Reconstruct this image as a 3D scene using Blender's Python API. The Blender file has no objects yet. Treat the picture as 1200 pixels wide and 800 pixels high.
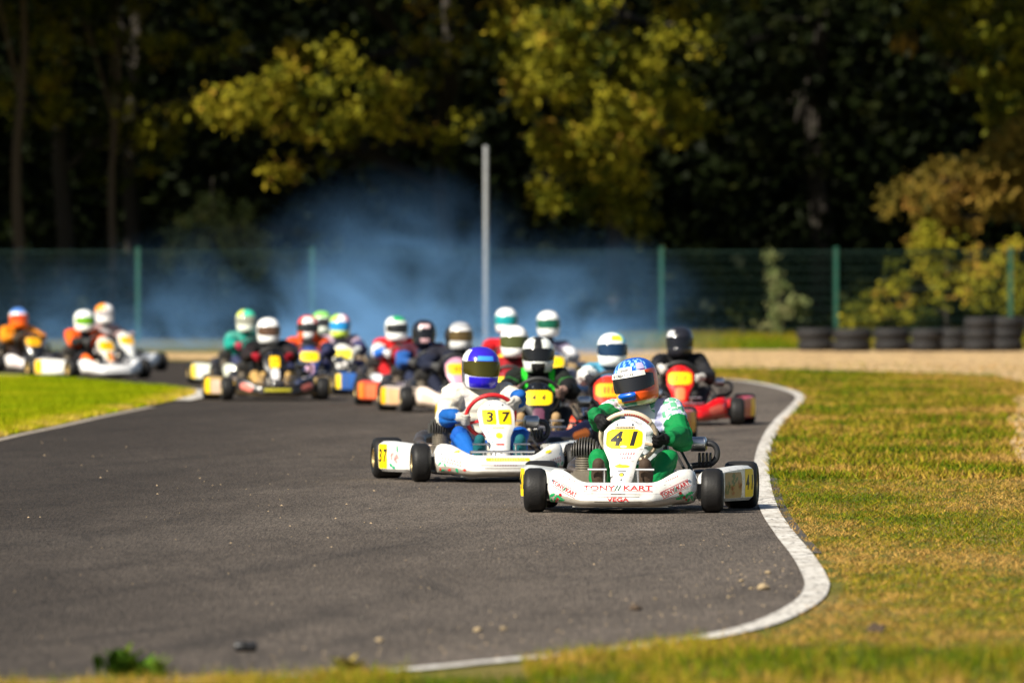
import bpy, bmesh, math, random
import numpy as np
from mathutils import Vector, Matrix, noise
from mathutils.bvhtree import BVHTree
R = math.radians
PI = math.pi
rng = np.random.default_rng(7)
random.seed(7)
scn = bpy.context.scene
COL = scn.collection

# ------------------------------------------------------------------ camera
F_PX, CAM_H, HOR = 10000.0, 1.42, 317.0
cam = bpy.data.cameras.new('camera')
camo = bpy.data.objects.new('camera', cam); COL.objects.link(camo)
camo.location = (0, 0, CAM_H)
PITCH = math.atan((400 - HOR) / F_PX)
camo.rotation_euler = (PI / 2 - PITCH, 0, 0)
cam.sensor_width = 36; cam.lens = 36 * F_PX / 1200
cam.clip_start = 0.5; cam.clip_end = 3000
cam.dof.use_dof = True; cam.dof.focus_distance = 50.4
cam.dof.aperture_fstop = 4.4; cam.dof.aperture_blades = 0
scn.camera = camo

def G(px, py, z=0.0):
    """ground point that shows at a photo pixel"""
    d = Vector(((px - 600) / F_PX, 1.0, (400 - py) / F_PX))
    d = Matrix.Rotation(-PITCH, 3, 'X') @ d
    t = (z - CAM_H) / d.z
    return Vector((d.x * t, d.y * t, z))

# ------------------------------------------------------------------ tags
def tag(o, label=None, cat=None, group=None, kind=None):
    if label: o['label'] = label
    if cat: o['category'] = cat
    if group: o['group'] = group
    if kind: o['kind'] = kind
    return o
def empty(name, loc=(0, 0, 0), rz=0.0):
    o = bpy.data.objects.new(name, None); COL.objects.link(o)
    o.location = loc; o.rotation_euler = (0, 0, rz); o.empty_display_size = .1
    return o
def link(name, me, parent=None, mats=None, loc=None):
    o = bpy.data.objects.new(name, me); COL.objects.link(o)
    if parent: o.parent = parent
    if loc is not None: o.location = loc
    if mats:
        for i, m in enumerate(mats):
            if i < len(o.material_slots):
                o.material_slots[i].link = 'OBJECT'; o.material_slots[i].material = m
    return o

# ------------------------------------------------------------------ materials
MATS = {}
def nodes_of(name):
    m = bpy.data.materials.new(name); m.use_nodes = True
    nt = m.node_tree
    return m, nt, nt.nodes['Principled BSDF']
def mat(name, col, rough=.5, metal=0., dirt=0., dirtcol=(.10, .075, .05), bump=0., bscale=60., coat=0., spec=.5, dscale=9.):
    key = (name, tuple(col), rough, metal, dirt, bump)
    if key in MATS: return MATS[key]
    m, nt, p = nodes_of(name)
    p.inputs['Roughness'].default_value = rough; p.inputs['Metallic'].default_value = metal
    p.inputs['Coat Weight'].default_value = coat; p.inputs['Coat Roughness'].default_value = .06
    p.inputs['Specular IOR Level'].default_value = spec
    tc = nt.nodes.new('ShaderNodeTexCoord')
    n = nt.nodes.new('ShaderNodeTexNoise'); n.inputs['Scale'].default_value = dscale; n.inputs['Detail'].default_value = 6; n.inputs['Roughness'].default_value = .65
    nt.links.new(tc.outputs['Object'], n.inputs['Vector'])
    r = nt.nodes.new('ShaderNodeMapRange'); r.inputs[1].default_value = .5; r.inputs[2].default_value = .75
    r.inputs[3].default_value = 0; r.inputs[4].default_value = dirt
    nt.links.new(n.outputs['Fac'], r.inputs[0])
    mx = nt.nodes.new('ShaderNodeMix'); mx.data_type = 'RGBA'
    mx.inputs[6].default_value = (*col, 1); mx.inputs[7].default_value = (*dirtcol, 1)
    nt.links.new(r.outputs[0], mx.inputs[0]); nt.links.new(mx.outputs[2], p.inputs['Base Color'])
    if coat and dirt > .2:
        mpp = nt.nodes.new('ShaderNodeMapping'); mpp.inputs['Scale'].default_value = (7, 30, 55); mpp.inputs['Rotation'].default_value = (0, R(12), 0); nt.links.new(tc.outputs['Object'], mpp.inputs[0])
        n3 = nt.nodes.new('ShaderNodeTexNoise'); n3.inputs['Scale'].default_value = 1.; n3.inputs['Detail'].default_value = 5; n3.inputs['Roughness'].default_value = .7; nt.links.new(mpp.outputs[0], n3.inputs['Vector'])
        r3 = nt.nodes.new('ShaderNodeMapRange'); r3.inputs[1].default_value = .57; r3.inputs[2].default_value = .66; r3.inputs[3].default_value = 0; r3.inputs[4].default_value = min(.7, dirt * 1.3); nt.links.new(n3.outputs['Fac'], r3.inputs[0])
        m3 = nt.nodes.new('ShaderNodeMix'); m3.data_type = 'RGBA'; nt.links.new(r3.outputs[0], m3.inputs[0]); nt.links.new(mx.outputs[2], m3.inputs[6]); m3.inputs[7].default_value = (.16, .15, .14, 1)
        nt.links.new(m3.outputs[2], p.inputs['Base Color'])
    if bump:
        n2 = nt.nodes.new('ShaderNodeTexNoise'); n2.inputs['Scale'].default_value = bscale; n2.inputs['Detail'].default_value = 4
        nt.links.new(tc.outputs['Object'], n2.inputs['Vector'])
        b = nt.nodes.new('ShaderNodeBump'); b.inputs['Strength'].default_value = bump; b.inputs['Distance'].default_value = .01
        nt.links.new(n2.outputs['Fac'], b.inputs['Height']); nt.links.new(b.outputs[0], p.inputs['Normal'])
    MATS[key] = m
    return m
def deep(c): return tuple(x ** 1.22 for x in c)
def paint(c, dirt=.25):
    c = deep(c); return mat('paint', c, .28, dirt=dirt, coat=.4, bump=.03, bscale=30)
def cloth(c):
    c = deep(c); return mat('cloth', c, .75, dirt=.12, dirtcol=tuple(x * .6 for x in c), bump=.35, bscale=38, spec=.25)
def decal(c): return mat('decal', c, .4, dirt=.2)
RUBBER = mat('rubber', (.011, .0105, .0105), .55, dirt=.55, dirtcol=(.032, .029, .025), bump=.15, bscale=90, spec=.28)
BLACKP = mat('black_plastic', (.018, .018, .02), .4, dirt=.3)
STEEL = mat('bare_steel', (.55, .55, .56), .3, metal=1, dirt=.3)
TUBE = mat('frame_tube', (.05, .05, .055), .35, metal=.4, dirt=.3)
ALU = mat('cast_alloy', (.55, .53, .48), .45, metal=.7, dirt=.4)
FIN = mat('fin_alloy', (.10, .095, .09), .45, metal=.6, dirt=.4)
FIN2 = mat('cylinder_alloy', (.20, .17, .13), .5, metal=.5, dirt=.5)
GOLD = mat('rim_alloy', (.55, .42, .2), .35, metal=.8, dirt=.3)
VC_GLOSS = None
def attr_mat(name, rough=.3, coat=.5, trans=0., bump=0., spec=.5, vary=0.):
    m, nt, p = nodes_of(name)
    a = nt.nodes.new('ShaderNodeAttribute'); a.attribute_name = 'col'
    nt.links.new(a.outputs['Color'], p.inputs['Base Color'])
    p.inputs['Roughness'].default_value = rough; p.inputs['Coat Weight'].default_value = coat
    p.inputs['Coat Roughness'].default_value = .05
    p.inputs['Specular IOR Level'].default_value = spec
    if trans:
        t = nt.nodes.new('ShaderNodeBsdfTranslucent'); mx = nt.nodes.new('ShaderNodeMixShader'); mx.inputs[0].default_value = trans
        nt.links.new(a.outputs['Color'], t.inputs['Color'])
        nt.links.new(p.outputs[0], mx.inputs[1]); nt.links.new(t.outputs[0], mx.inputs[2])
        nt.links.new(mx.outputs[0], nt.nodes['Material Output'].inputs['Surface'])
    return m
HELM = attr_mat('helmet_paint', .25, .35, spec=.4)
LEAF = attr_mat('leaf', .6, 0, trans=.3, spec=.08)
BLADE = attr_mat('grass_blade', .7, 0, trans=.25, spec=.06)

# ------------------------------------------------------------------ mesh builder
class MB:
    def __init__(s): s.v = []; s.f = []; s.m = []
    def add(s, vs, fs, mi=0):
        b = len(s.v); s.v += [tuple(v) for v in vs]
        s.f += [tuple(b + i for i in f) for f in fs]; s.m += [mi] * len(fs)
    def box(s, c, sz, rot=None, mi=0):
        x, y, z = (k / 2 for k in sz); M = rot or Matrix.Identity(3)
        vs = [Vector(c) + M @ Vector(p) for p in ((-x,-y,-z),(x,-y,-z),(x,y,-z),(-x,y,-z),(-x,-y,z),(x,-y,z),(x,y,z),(-x,y,z))]
        s.add(vs, [(0,3,2,1),(4,5,6,7),(0,1,5,4),(1,2,6,5),(2,3,7,6),(3,0,4,7)], mi)
    def tube(s, pts, r, n=8, mi=0, closed=False):
        pts = [Vector(p) for p in pts]; k = len(pts)
        rs = r if isinstance(r, (list, tuple)) else [r] * k
        rings = []; up = None
        for i, p in enumerate(pts):
            if closed: t = pts[(i + 1) % k] - pts[i - 1]
            else: t = pts[min(i + 1, k - 1)] - pts[max(i - 1, 0)]
            t.normalize()
            if up is None: up = Vector((0, 0, 1)) if abs(t.z) < .9 else Vector((1, 0, 0))
            a = (up - t * up.dot(t)).normalized(); up = a; b = t.cross(a)
            rings.append([p + (a * math.cos(2*PI*j/n) + b * math.sin(2*PI*j/n)) * rs[i] for j in range(n)])
        vs = [v for rg in rings for v in rg]; fs = []
        for i in range(k if closed else k - 1):
            i2 = (i + 1) % k
            for j in range(n): fs.append((i*n+j, i*n+(j+1)%n, i2*n+(j+1)%n, i2*n+j))
        if not closed: fs.append(tuple(range(n))[::-1]); fs.append(tuple((k-1)*n + j for j in range(n)))
        s.add(vs, fs, mi)
    def loft(s, secs, mi=0, cap=True):
        n = len(secs[0]); vs = [v for sc in secs for v in sc]; fs = []
        for i in range(len(secs) - 1):
            for j in range(n): fs.append((i*n+j, i*n+(j+1)%n, (i+1)*n+(j+1)%n, (i+1)*n+j))
        if cap: fs.append(tuple(range(n))[::-1]); fs.append(tuple((len(secs)-1)*n + j for j in range(n)))
        s.add(vs, fs, mi)
    def lathe(s, prof, c=(0,0,0), axis='X', n=32, mi=0, closed=True):
        """prof: list of (along axis, radius)"""
        vs = []
        for a, r in prof:
            for j in range(n):
                t = 2*PI*j/n; u, w = r*math.cos(t), r*math.sin(t)
                p = {'X': (a, u, w), 'Y': (u, a, w), 'Z': (u, w, a)}[axis]
                vs.append((c[0]+p[0], c[1]+p[1], c[2]+p[2]))
        fs = []; k = len(prof)
        for i in range(k if closed else k - 1):
            i2 = (i + 1) % k
            for j in range(n): fs.append((i*n+j, i*n+(j+1)%n, i2*n+(j+1)%n, i2*n+j))
        s.add(vs, fs, mi)
    def mesh(s, name, nm=1, smooth=True, ang=38):
        me = bpy.data.meshes.new(name); me.from_pydata(s.v, [], s.f)
        for i in range(nm): me.materials.append(None)
        if len(s.f): me.polygons.foreach_set('material_index', s.m)
        bm = bmesh.new(); bm.from_mesh(me); bmesh.ops.recalc_face_normals(bm, faces=bm.faces[:]); bm.to_mesh(me); bm.free()
        if smooth:
            me.shade_smooth(); me.set_sharp_from_angle(angle=R(ang))
        me.update(); return me
def quads(name, V, Q, colors=None, mats=()):
    """big mesh from numpy: V (n,3), Q (m,k)"""
    me = bpy.data.meshes.new(name)
    V = np.asarray(V, np.float32); Q = np.asarray(Q, np.int32); k = Q.shape[1]
    me.vertices.add(len(V)); me.vertices.foreach_set('co', V.ravel())
    me.loops.add(Q.size); me.loops.foreach_set('vertex_index', Q.ravel())
    me.polygons.add(len(Q)); me.polygons.foreach_set('loop_start', np.arange(0, Q.size, k, dtype=np.int32))
    me.polygons.foreach_set('loop_total', np.full(len(Q), k, np.int32))
    me.update(calc_edges=True)
    if colors is not None:
        a = me.color_attributes.new('col', 'FLOAT_COLOR', 'POINT')
        c = np.ones((len(V), 4), np.float32); c[:, :3] = colors; a.data.foreach_set('color', c.ravel())
    for m in mats: me.materials.append(m)
    return me
def sheet(name, pts, z, material, kind='structure', sub=None):
    """flat sheet from an outline; thin rim so that it has a little depth"""
    bm = bmesh.new(); vs = [bm.verts.new((p[0], p[1], z)) for p in pts]
    f = bm.faces.new(vs); bmesh.ops.triangulate(bm, faces=[f])
    me = bpy.data.meshes.new(name); bm.to_mesh(me); bm.free(); me.materials.append(material)
    o = link(name, me); o['kind'] = kind
    bm = bmesh.new(); bm.from_mesh(me); bmesh.ops.recalc_face_normals(bm, faces=bm.faces[:])
    if sum(fc.normal.z for fc in bm.faces) < 0: bmesh.ops.reverse_faces(bm, faces=bm.faces[:])
    bm.to_mesh(me); bm.free()
    return o
def smooth_line(pts, per=8, closed=False):
    P = [Vector(p) for p in pts]; out = []; n = len(P)
    for i in range(n if closed else n - 1):
        p1, p2 = P[i], P[(i+1) % n]
        p0 = P[i-1] if (i > 0 or closed) else p1; p3 = P[(i+2) % n] if (i + 2 < n or closed) else p2
        for k in range(per):
            t = k / per
            out.append(.5*((2*p1)+(p2-p0)*t+(2*p0-5*p1+4*p2-p3)*t*t+(3*p1-p0-3*p2+p3)*t**3))
    if not closed: out.append(P[-1])
    return out
def inside(px, py, poly):
    """numpy point in polygon"""
    px = np.asarray(px); py = np.asarray(py); r = np.zeros(px.shape, bool)
    n = len(poly); j = n - 1
    for i in range(n):
        xi, yi = poly[i][0], poly[i][1]; xj, yj = poly[j][0], poly[j][1]
        c = ((yi > py) != (yj > py)) & (px < (xj - xi) * (py - yi) / (yj - yi + 1e-12) + xi)
        r ^= c; j = i
    return r

# ------------------------------------------------------------------ light
SUN_AZ, SUN_EL = R(44), R(38)         # azimuth: left of the view axis, behind the camera
to_sun = Vector((-math.sin(SUN_AZ) * math.cos(SUN_EL), -math.cos(SUN_AZ) * math.cos(SUN_EL), math.sin(SUN_EL)))
sl = bpy.data.lights.new('sun', 'SUN'); sl.energy = 5.0; sl.angle = R(.53); sl.color = (1.0, .93, .80)
so = bpy.data.objects.new('sun', sl); COL.objects.link(so)
so.rotation_euler = to_sun.to_track_quat('Z', 'Y').to_euler()
so.location = (-20, -10, 40)
w = bpy.data.worlds.new('World'); scn.world = w; w.use_nodes = True
nt = w.node_tree; bg = nt.nodes['Background']
sky = nt.nodes.new('ShaderNodeTexSky'); sky.sky_type = 'NISHITA'; sky.sun_disc = False
sky.sun_elevation = SUN_EL; sky.sun_rotation = math.atan2(to_sun.x, to_sun.y)
nt.links.new(sky.outputs[0], bg.inputs['Color']); bg.inputs['Strength'].default_value = .05
scn.view_settings.view_transform = 'Standard'; scn.view_settings.look = 'None'
scn.view_settings.gamma = 1; scn.view_settings.exposure = 0.85

# ------------------------------------------------------------------ ground
def wcoord(nt):
    g = nt.nodes.new('ShaderNodeNewGeometry'); return g.outputs['Position']
def noise_node(nt, src, scale, detail=5, rough=.6, stretch=None, rotz=0.):
    n = nt.nodes.new('ShaderNodeTexNoise'); n.inputs['Scale'].default_value = scale
    n.inputs['Detail'].default_value = detail; n.inputs['Roughness'].default_value = rough
    if stretch or rotz:
        if rotz:
            m0 = nt.nodes.new('ShaderNodeMapping'); m0.inputs['Rotation'].default_value = (0, 0, rotz); nt.links.new(src, m0.inputs[0]); src = m0.outputs[0]
        mp = nt.nodes.new('ShaderNodeMapping'); mp.inputs['Scale'].default_value = stretch or (1, 1, 1)
        nt.links.new(src, mp.inputs[0]); src = mp.outputs[0]
    nt.links.new(src, n.inputs['Vector']); return n.outputs['Fac']
def ramp(nt, src, stops):
    r = nt.nodes.new('ShaderNodeValToRGB'); nt.links.new(src, r.inputs[0]); e = r.color_ramp.elements
    while len(e) < len(stops): e.new(.5)
    for el, (p, c) in zip(e, stops): el.position = p; el.color = (*c, 1) if len(c) == 3 else c
    return r.outputs[0]
def mixc(nt, a, b, fac, mode='MIX'):
    m = nt.nodes.new('ShaderNodeMix'); m.data_type = 'RGBA'; m.blend_type = mode
    for k, i in ((fac, 0), (a, 6), (b, 7)):
        if isinstance(k, (int, float)): m.inputs[i].default_value = k
        elif isinstance(k, tuple): m.inputs[i].default_value = (*k, 1)
        else: nt.links.new(k, m.inputs[i])
    return m.outputs[2]
def bumpn(nt, p, src, strength, dist):
    b = nt.nodes.new('ShaderNodeBump'); b.inputs['Strength'].default_value = strength; b.inputs['Distance'].default_value = dist
    nt.links.new(src, b.inputs['Height']); nt.links.new(b.outputs[0], p.inputs['Normal'])

# asphalt: worn grey-brown, rubbered racing line, skid streaks, aggregate speckle
m_asph, nt, p = nodes_of('asphalt'); P = wcoord(nt)
big = noise_node(nt, P, .45, 5, .6, stretch=(1, .16, 1), rotz=R(10))
c = ramp(nt, big, [(.3, (.074, .061, .050)), (.52, (.106, .088, .073)), (.75, (.138, .116, .097))])
for sc_, st_, ro, lo, hi, am in ((2.2, .035, 9, .52, .74, .45), (5.5, .03, -5, .60, .74, .35), (4.0, .025, 16, .62, .74, .5), (9., .03, 4, .58, .75, .3)):
    sk = noise_node(nt, P, sc_, 3, .55, stretch=(1.0, st_, 1), rotz=R(ro))
    c = mixc(nt, c, (.030, .027, .025), ramp(nt, sk, [(lo, (0, 0, 0)), (hi, (am, am, am))]))
sx_ = nt.nodes.new('ShaderNodeSeparateXYZ'); nt.links.new(P, sx_.inputs[0])
wob = noise_node(nt, P, .5, 3, .6, stretch=(1, .25, 1)); wm = nt.nodes.new('ShaderNodeMath'); wm.operation = 'MULTIPLY_ADD'; wm.inputs[1].default_value = 2.4
nt.links.new(wob, wm.inputs[0]); nt.links.new(sx_.outputs[0], wm.inputs[2])
rb = nt.nodes.new('ShaderNodeMapRange'); rb.interpolation_type = 'SMOOTHSTEP'; rb.inputs[1].default_value = -2.2; rb.inputs[2].default_value = 1.5; rb.inputs[3].default_value = .80; rb.inputs[4].default_value = 0
nt.links.new(wm.outputs[0], rb.inputs[0])
c = mixc(nt, c, (.026, .021, .017), rb.outputs[0])
patch = noise_node(nt, P, 3., 6, .7, stretch=(1, .3, 1))
c = mixc(nt, c, ramp(nt, patch, [(.3, (.38, .38, .38)), (.7, (.62, .61, .60))]), .8, 'OVERLAY')
spk = noise_node(nt, P, 75, 3, .8, stretch=(1, .07, 1))
c = mixc(nt, c, ramp(nt, spk, [(.36, (.18, .18, .18)), (.5, (.5, .5, .5)), (.64, (.82, .81, .79))]), .7, 'OVERLAY')
glint = noise_node(nt, P, 30, 2, .5, stretch=(1, .12, 1))
c = mixc(nt, c, (.42, .38, .30), ramp(nt, glint, [(.76, (0, 0, 0)), (.79, (.6, .6, .6))]))
nt.links.new(c, p.inputs['Base Color']); p.inputs['Roughness'].default_value = .85; p.inputs['Specular IOR Level'].default_value = .12
bumpn(nt, p, spk, .7, .02)
m_shoulder, nt, p = nodes_of('old_asphalt'); P = wcoord(nt)
c = ramp(nt, noise_node(nt, P, 20, 5, .7, stretch=(1, .15, 1)), [(.35, (.028, .024, .02)), (.6, (.07, .058, .045)), (.75, (.16, .12, .07))])
nt.links.new(c, p.inputs['Base Color']); p.inputs['Roughness'].default_value = .9
# soil and turf under the blades
m_turf, nt, p = nodes_of('turf'); P = wcoord(nt)
c = ramp(nt, noise_node(nt, P, .9, 6, .65, stretch=(1, .35, 1)), [(.32, (.075, .095, .014)), (.5, (.13, .12, .025)), (.66, (.23, .165, .06))])
c = mixc(nt, c, ramp(nt, noise_node(nt, P, 40, 4, .7), [(.3, (.3, .3, .3)), (.7, (.75, .75, .72))]), .7, 'OVERLAY')
nt.links.new(c, p.inputs['Base Color']); p.inputs['Roughness'].default_value = .95; p.inputs['Specular IOR Level'].default_value = .1
bumpn(nt, p, noise_node(nt, P, 60, 4, .7), .8, .02)
m_isl, nt, p = nodes_of('infield_turf'); P = wcoord(nt)
c = ramp(nt, noise_node(nt, P, 1.2, 5, .6, stretch=(1, .3, 1)), [(.35, (.10, .15, .008)), (.55, (.15, .17, .012)), (.7, (.24, .19, .05))])
nt.links.new(c, p.inputs['Base Color']); p.inputs['Roughness'].default_value = .95
# gravel / sand
m_sand, nt, p = nodes_of('gravel'); P = wcoord(nt)
c = ramp(nt, noise_node(nt, P, 1.1, 6, .7, stretch=(1, .3, 1)), [(.3, (.30, .19, .075)), (.55, (.44, .29, .13)), (.75, (.54, .38, .19))])
c = mixc(nt, c, ramp(nt, noise_node(nt, P, 7, 5, .75, stretch=(1, .12, 1)), [(.34, (.2, .2, .2)), (.66, (.85, .85, .85))]), .75, 'OVERLAY')
nt.links.new(c, p.inputs['Base Color']); p.inputs['Roughness'].default_value = .95
bumpn(nt, p, noise_node(nt, P, 9, 4, .8, stretch=(1, .2, 1)), .8, .05)
# worn white paint
m_line, nt, p = nodes_of('line_paint'); P = wcoord(nt)
wear = noise_node(nt, P, 30, 5, .75, stretch=(1, .12, 1)); w2 = noise_node(nt, P, 5, 4, .65, stretch=(1, .4, 1)); scuff = noise_node(nt, P, 14, 3, .6, stretch=(1, .1, 1), rotz=R(20))
c = ramp(nt, wear, [(.37, (.13, .115, .10)), (.45, (.52, .49, .44)), (.7, (.68, .65, .60))])
c = mixc(nt, c, (.30, .26, .21), ramp(nt, w2, [(.46, (0, 0, 0)), (.7, (.85, .85, .85))]))
c = mixc(nt, c, (.07, .065, .06), ramp(nt, scuff, [(.60, (0, 0, 0)), (.68, (.8, .8, .8))]))
nt.links.new(c, p.inputs['Base Color']); p.inputs['Roughness'].default_value = .7
m_old, nt, p = nodes_of('faded_line_paint'); P = wcoord(nt)
c = ramp(nt, noise_node(nt, P, 12, 6, .75), [(.38, (.14, .11, .08)), (.6, (.36, .31, .25))])
nt.links.new(c, p.inputs['Base Color']); p.inputs['Roughness'].default_value = .8

gm = bpy.data.meshes.new('ground'); gm.from_pydata([(-900, -60, 0), (900, -60, 0), (900, 1800, 0), (-900, 1800, 0)], [], [(0, 1, 2, 3)])
gm.materials.append(m_turf); tag(link('ground', gm), kind='structure')

# edge of the track on the right: outer edge of the white line (photo pixels laid on the ground)
edge_px = [(700, 436.5), (770, 440), (830, 443.5), (870, 446), (905, 451.5), (932, 458.5), (944, 466), (936, 478), (921, 493), (909, 512), (902, 536),
           (903, 566), (913, 598), (932, 626), (954, 652), (970, 678), (971, 692), (961, 706), (930, 724), (890, 738), (820, 752), (720, 764), (600, 776), (470, 788), (300, 796), (120, 801), (-60, 803), (-400, 806)]
edge = smooth_line([G(*q) for q in edge_px], 8)
far_px = [(-500, 423), (190, 423), (400, 425), (560, 430)]
track_poly = [(e.x, e.y) for e in edge] + [(-40, 33)] + [(-40, 97)] + [(G(*q).x, G(*q).y) for q in far_px]
sheet('track', track_poly, .004, m_asph)
def ribbon(name, line, wl, wr, z, m, i0=0, i1=None):
    """painted stripe following a line; wl, wr offsets left and right"""
    line = line[i0:i1]; vs = []; fs = []
    for i, pt in enumerate(line):
        t = (line[min(i+1, len(line)-1)] - line[max(i-1, 0)]); n = Vector((-t.y, t.x, 0)).normalized()
        vs += [(pt + n * wl)[:2] + (z,), (pt + n * wr)[:2] + (z,)]
        if i: fs.append((2*i-2, 2*i-1, 2*i+1, 2*i))
    me = bpy.data.meshes.new(name); me.from_pydata(vs, [], fs); me.materials.append(m)
    bm = bmesh.new(); bm.from_mesh(me); bmesh.ops.recalc_face_normals(bm, faces=bm.faces[:])
    if sum(f.normal.z for f in bm.faces) < 0: bmesh.ops.reverse_faces(bm, faces=bm.faces[:])
    bm.to_mesh(me); bm.free()
    return tag(link(name, me), kind='structure')
ribbon('track_shoulder', edge, .005, .05, .0055, m_shoulder, 16, 112)
ribbon('edge_line', edge, -.112, .0, .008, m_line)
# infield grass on the left with its own faded edge line
isl_px = [(-420, 640), (-180, 560), (0, 514), (60, 501), (120, 487.5), (180, 475.5), (212, 468.5), (228, 463.5), (226, 460), (205, 456.5), (160, 452.5), (95, 447), (50, 442.5), (0, 438), (-200, 433), (-500, 431)]
isl = smooth_line([G(*q) for q in isl_px], 6)
isl_poly = [(e.x, e.y) for e in isl]
sheet('infield', isl_poly, .014, m_isl)
i_nose = 6 * 9
ribbon('infield_edge_line', isl, .0, -.11, .009, m_old, 0, 6 * 5)
ribbon('infield_nose_line', isl, .03, -.20, .018, m_line, 6 * 6 - 2, 6 * 9 + 1)
# gravel bed beyond the track
sand_px = [(-300, 413.5), (150, 413.5), (400, 414), (640, 410), (860, 409), (1000, 409.5), (1200, 410), (1500, 411), (1500, 460), (1290, 470), (1215, 452), (1165, 441), (1050, 437.5), (960, 435), (880, 433), (800, 432), (680, 430.5), (560, 428), (400, 423.5), (190, 421), (-300, 421)]
sand_poly = [(G(*q).x, G(*q).y) for q in sand_px]
sheet('gravel_bed', sand_poly, .006, m_sand)

soil_px = [(1196, 540), (1183, 522), (1190, 505), (1180, 492), (1192, 480), (1186, 470), (1210, 462), (1320, 460), (1380, 500), (1300, 560), (1216, 556)]
soil_poly = [(e.x, e.y) for e in smooth_line([G(*q) for q in soil_px], 4, closed=True)]
sheet('bare_soil', soil_poly, .005, m_sand)
# ------------------------------------------------------------------ grass blades
def lf_noise(x, y, s, seed=0.):
    return np.array([noise.noise((a * s + seed, b * s * .4, seed)) for a, b in zip(x, y)])
def blades(name, X, Y, h, wd, col, flat=.8):
    n = len(X); a = rng.uniform(0, 2*PI, n); lean = rng.uniform(.1, flat, n); la = rng.uniform(0, 2*PI, n)
    dx, dy = np.cos(a) * wd / 2, np.sin(a) * wd / 2
    V = np.zeros((n, 3, 3)); V[:, 0] = np.stack([X - dx, Y - dy, np.zeros(n)], 1); V[:, 1] = np.stack([X + dx, Y + dy, np.zeros(n)], 1)
    V[:, 2] = np.stack([X + np.cos(la) * lean * h, Y + np.sin(la) * lean * h, h], 1)
    C = np.repeat(col[:, None, :], 3, 1)
    me = quads(name, V.reshape(-1, 3), np.arange(3 * n).reshape(-1, 3), C.reshape(-1, 3), [BLADE])
    o = link(name, me); o['kind'] = 'stuff'; return o
def pal(t, stops):
    t = np.clip(t, 0, 1); xs = [s[0] for s in stops]
    return np.stack([np.interp(t, xs, [s[1][k] for s in stops]) for k in range(3)], 1)
def sample(x0, x1, y0, y1, n, power=1.0):
    u = rng.random(n); Y = y0 * (y1 / y0) ** u if power else y0 + (y1 - y0) * u
    return rng.uniform(x0, x1, n), Y
DRY = [(0, (.055, .11, .003)), (.3, (.14, .185, .004)), (.55, (.28, .22, .012)), (.78, (.40, .25, .04)), (1, (.46, .27, .07))]
tp = [(a, b) for a, b in track_poly]
def turf(name, X, Y, h0, bias, w0, flat=.9):
    out = inside(X, Y, soil_poly) & (rng.random(len(X)) < .80); X, Y = X[~out], Y[~out]
    n = len(X); big = lf_noise(X, Y, .8, 3.3); mid = lf_noise(X, Y, 5., 9.1)
    fine = lf_noise(X, Y, 16., 2.2)
    ed = np.min([np.hypot(X - e.x, (Y - e.y) * .3) for e in edge[24::3]], axis=0); kk = ed > .055 + .05 * rng.random(n) * (Y > 33); X, Y, big, mid, fine, ed = X[kk], Y[kk], big[kk], mid[kk], fine[kk], ed[kk]; n = len(X); bias = bias + .34 * np.exp(-(ed / .25) ** 2) + .22 * np.clip((X / Y - .046) / .012, 0, 1) * (Y > 40)
    t = bias + big * .95 + mid * .5 + fine * .45 + rng.normal(0, .2, n)
    col = pal(t, DRY) * rng.uniform(.45, 1.35, (n, 1)); col[rng.random(n) < .10] = (.05, .04, .012)
    h = h0 * np.clip(1 + mid * .8 + fine * .6 + rng.normal(0, .28, n) - .3 * (t > .7), .25, 2)
    return blades(name, X, Y, h, w0 * (Y / 40) ** .5, col, flat)
# right verge and foreground
X, Y = sample(-3.2, 3.6, 27.5, 60, 330000)
d = ~inside(X, Y, tp); X, Y = X[d], Y[d]
k = np.abs(X) < Y * .0605 + .25; X, Y = X[k], Y[k]
fg = (Y < 31.6)
turf('verge_grass', X[~fg], Y[~fg], .019, .50, .006, 3.0)
gx = 600 + X * F_PX / Y; fgk = fg & ~((gx > 480) & (gx < 620) & (Y > 29.6)); turf('near_grass', X[fgk], Y[fgk], .034, .47, .006)
X, Y = sample(1.0, 9.5, 58, 130, 260000)
d = ~inside(X, Y, tp) & (~inside(X, Y, sand_poly) | (rng.random(len(X)) < .04)) & (X < Y * .0605 + .4); X, Y = X[d], Y[d]
turf('far_verge_grass', X, Y, .04, .40, .012, 1.8)
X, Y = sample(-7.8, -2.5, 66, 112, 230000)
d = inside(X, Y, isl_poly) & (X > -Y * .0605 - .4); X, Y = X[d], Y[d]
edge_d = np.min([np.hypot(X - e.x, (Y - e.y) * .25) for e in isl[::3]], axis=0)
n = len(X); t = .22 + lf_noise(X, Y, 1.0, 5.) * .35 + rng.normal(0, .12, n) + np.clip(.75 - edge_d * 1.5, 0, .75) * (Y < 99)
INF = [(0, (.15, .22, .001)), (.4, (.27, .30, .002)), (.65, (.40, .33, .012)), (1, (.52, .36, .08))]
blades('infield_grass', X, Y, .045 * rng.uniform(.6, 1.4, n), .012, pal(t, INF) * rng.uniform(.75, 1.25, (n, 1))).location.z = .014
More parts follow.
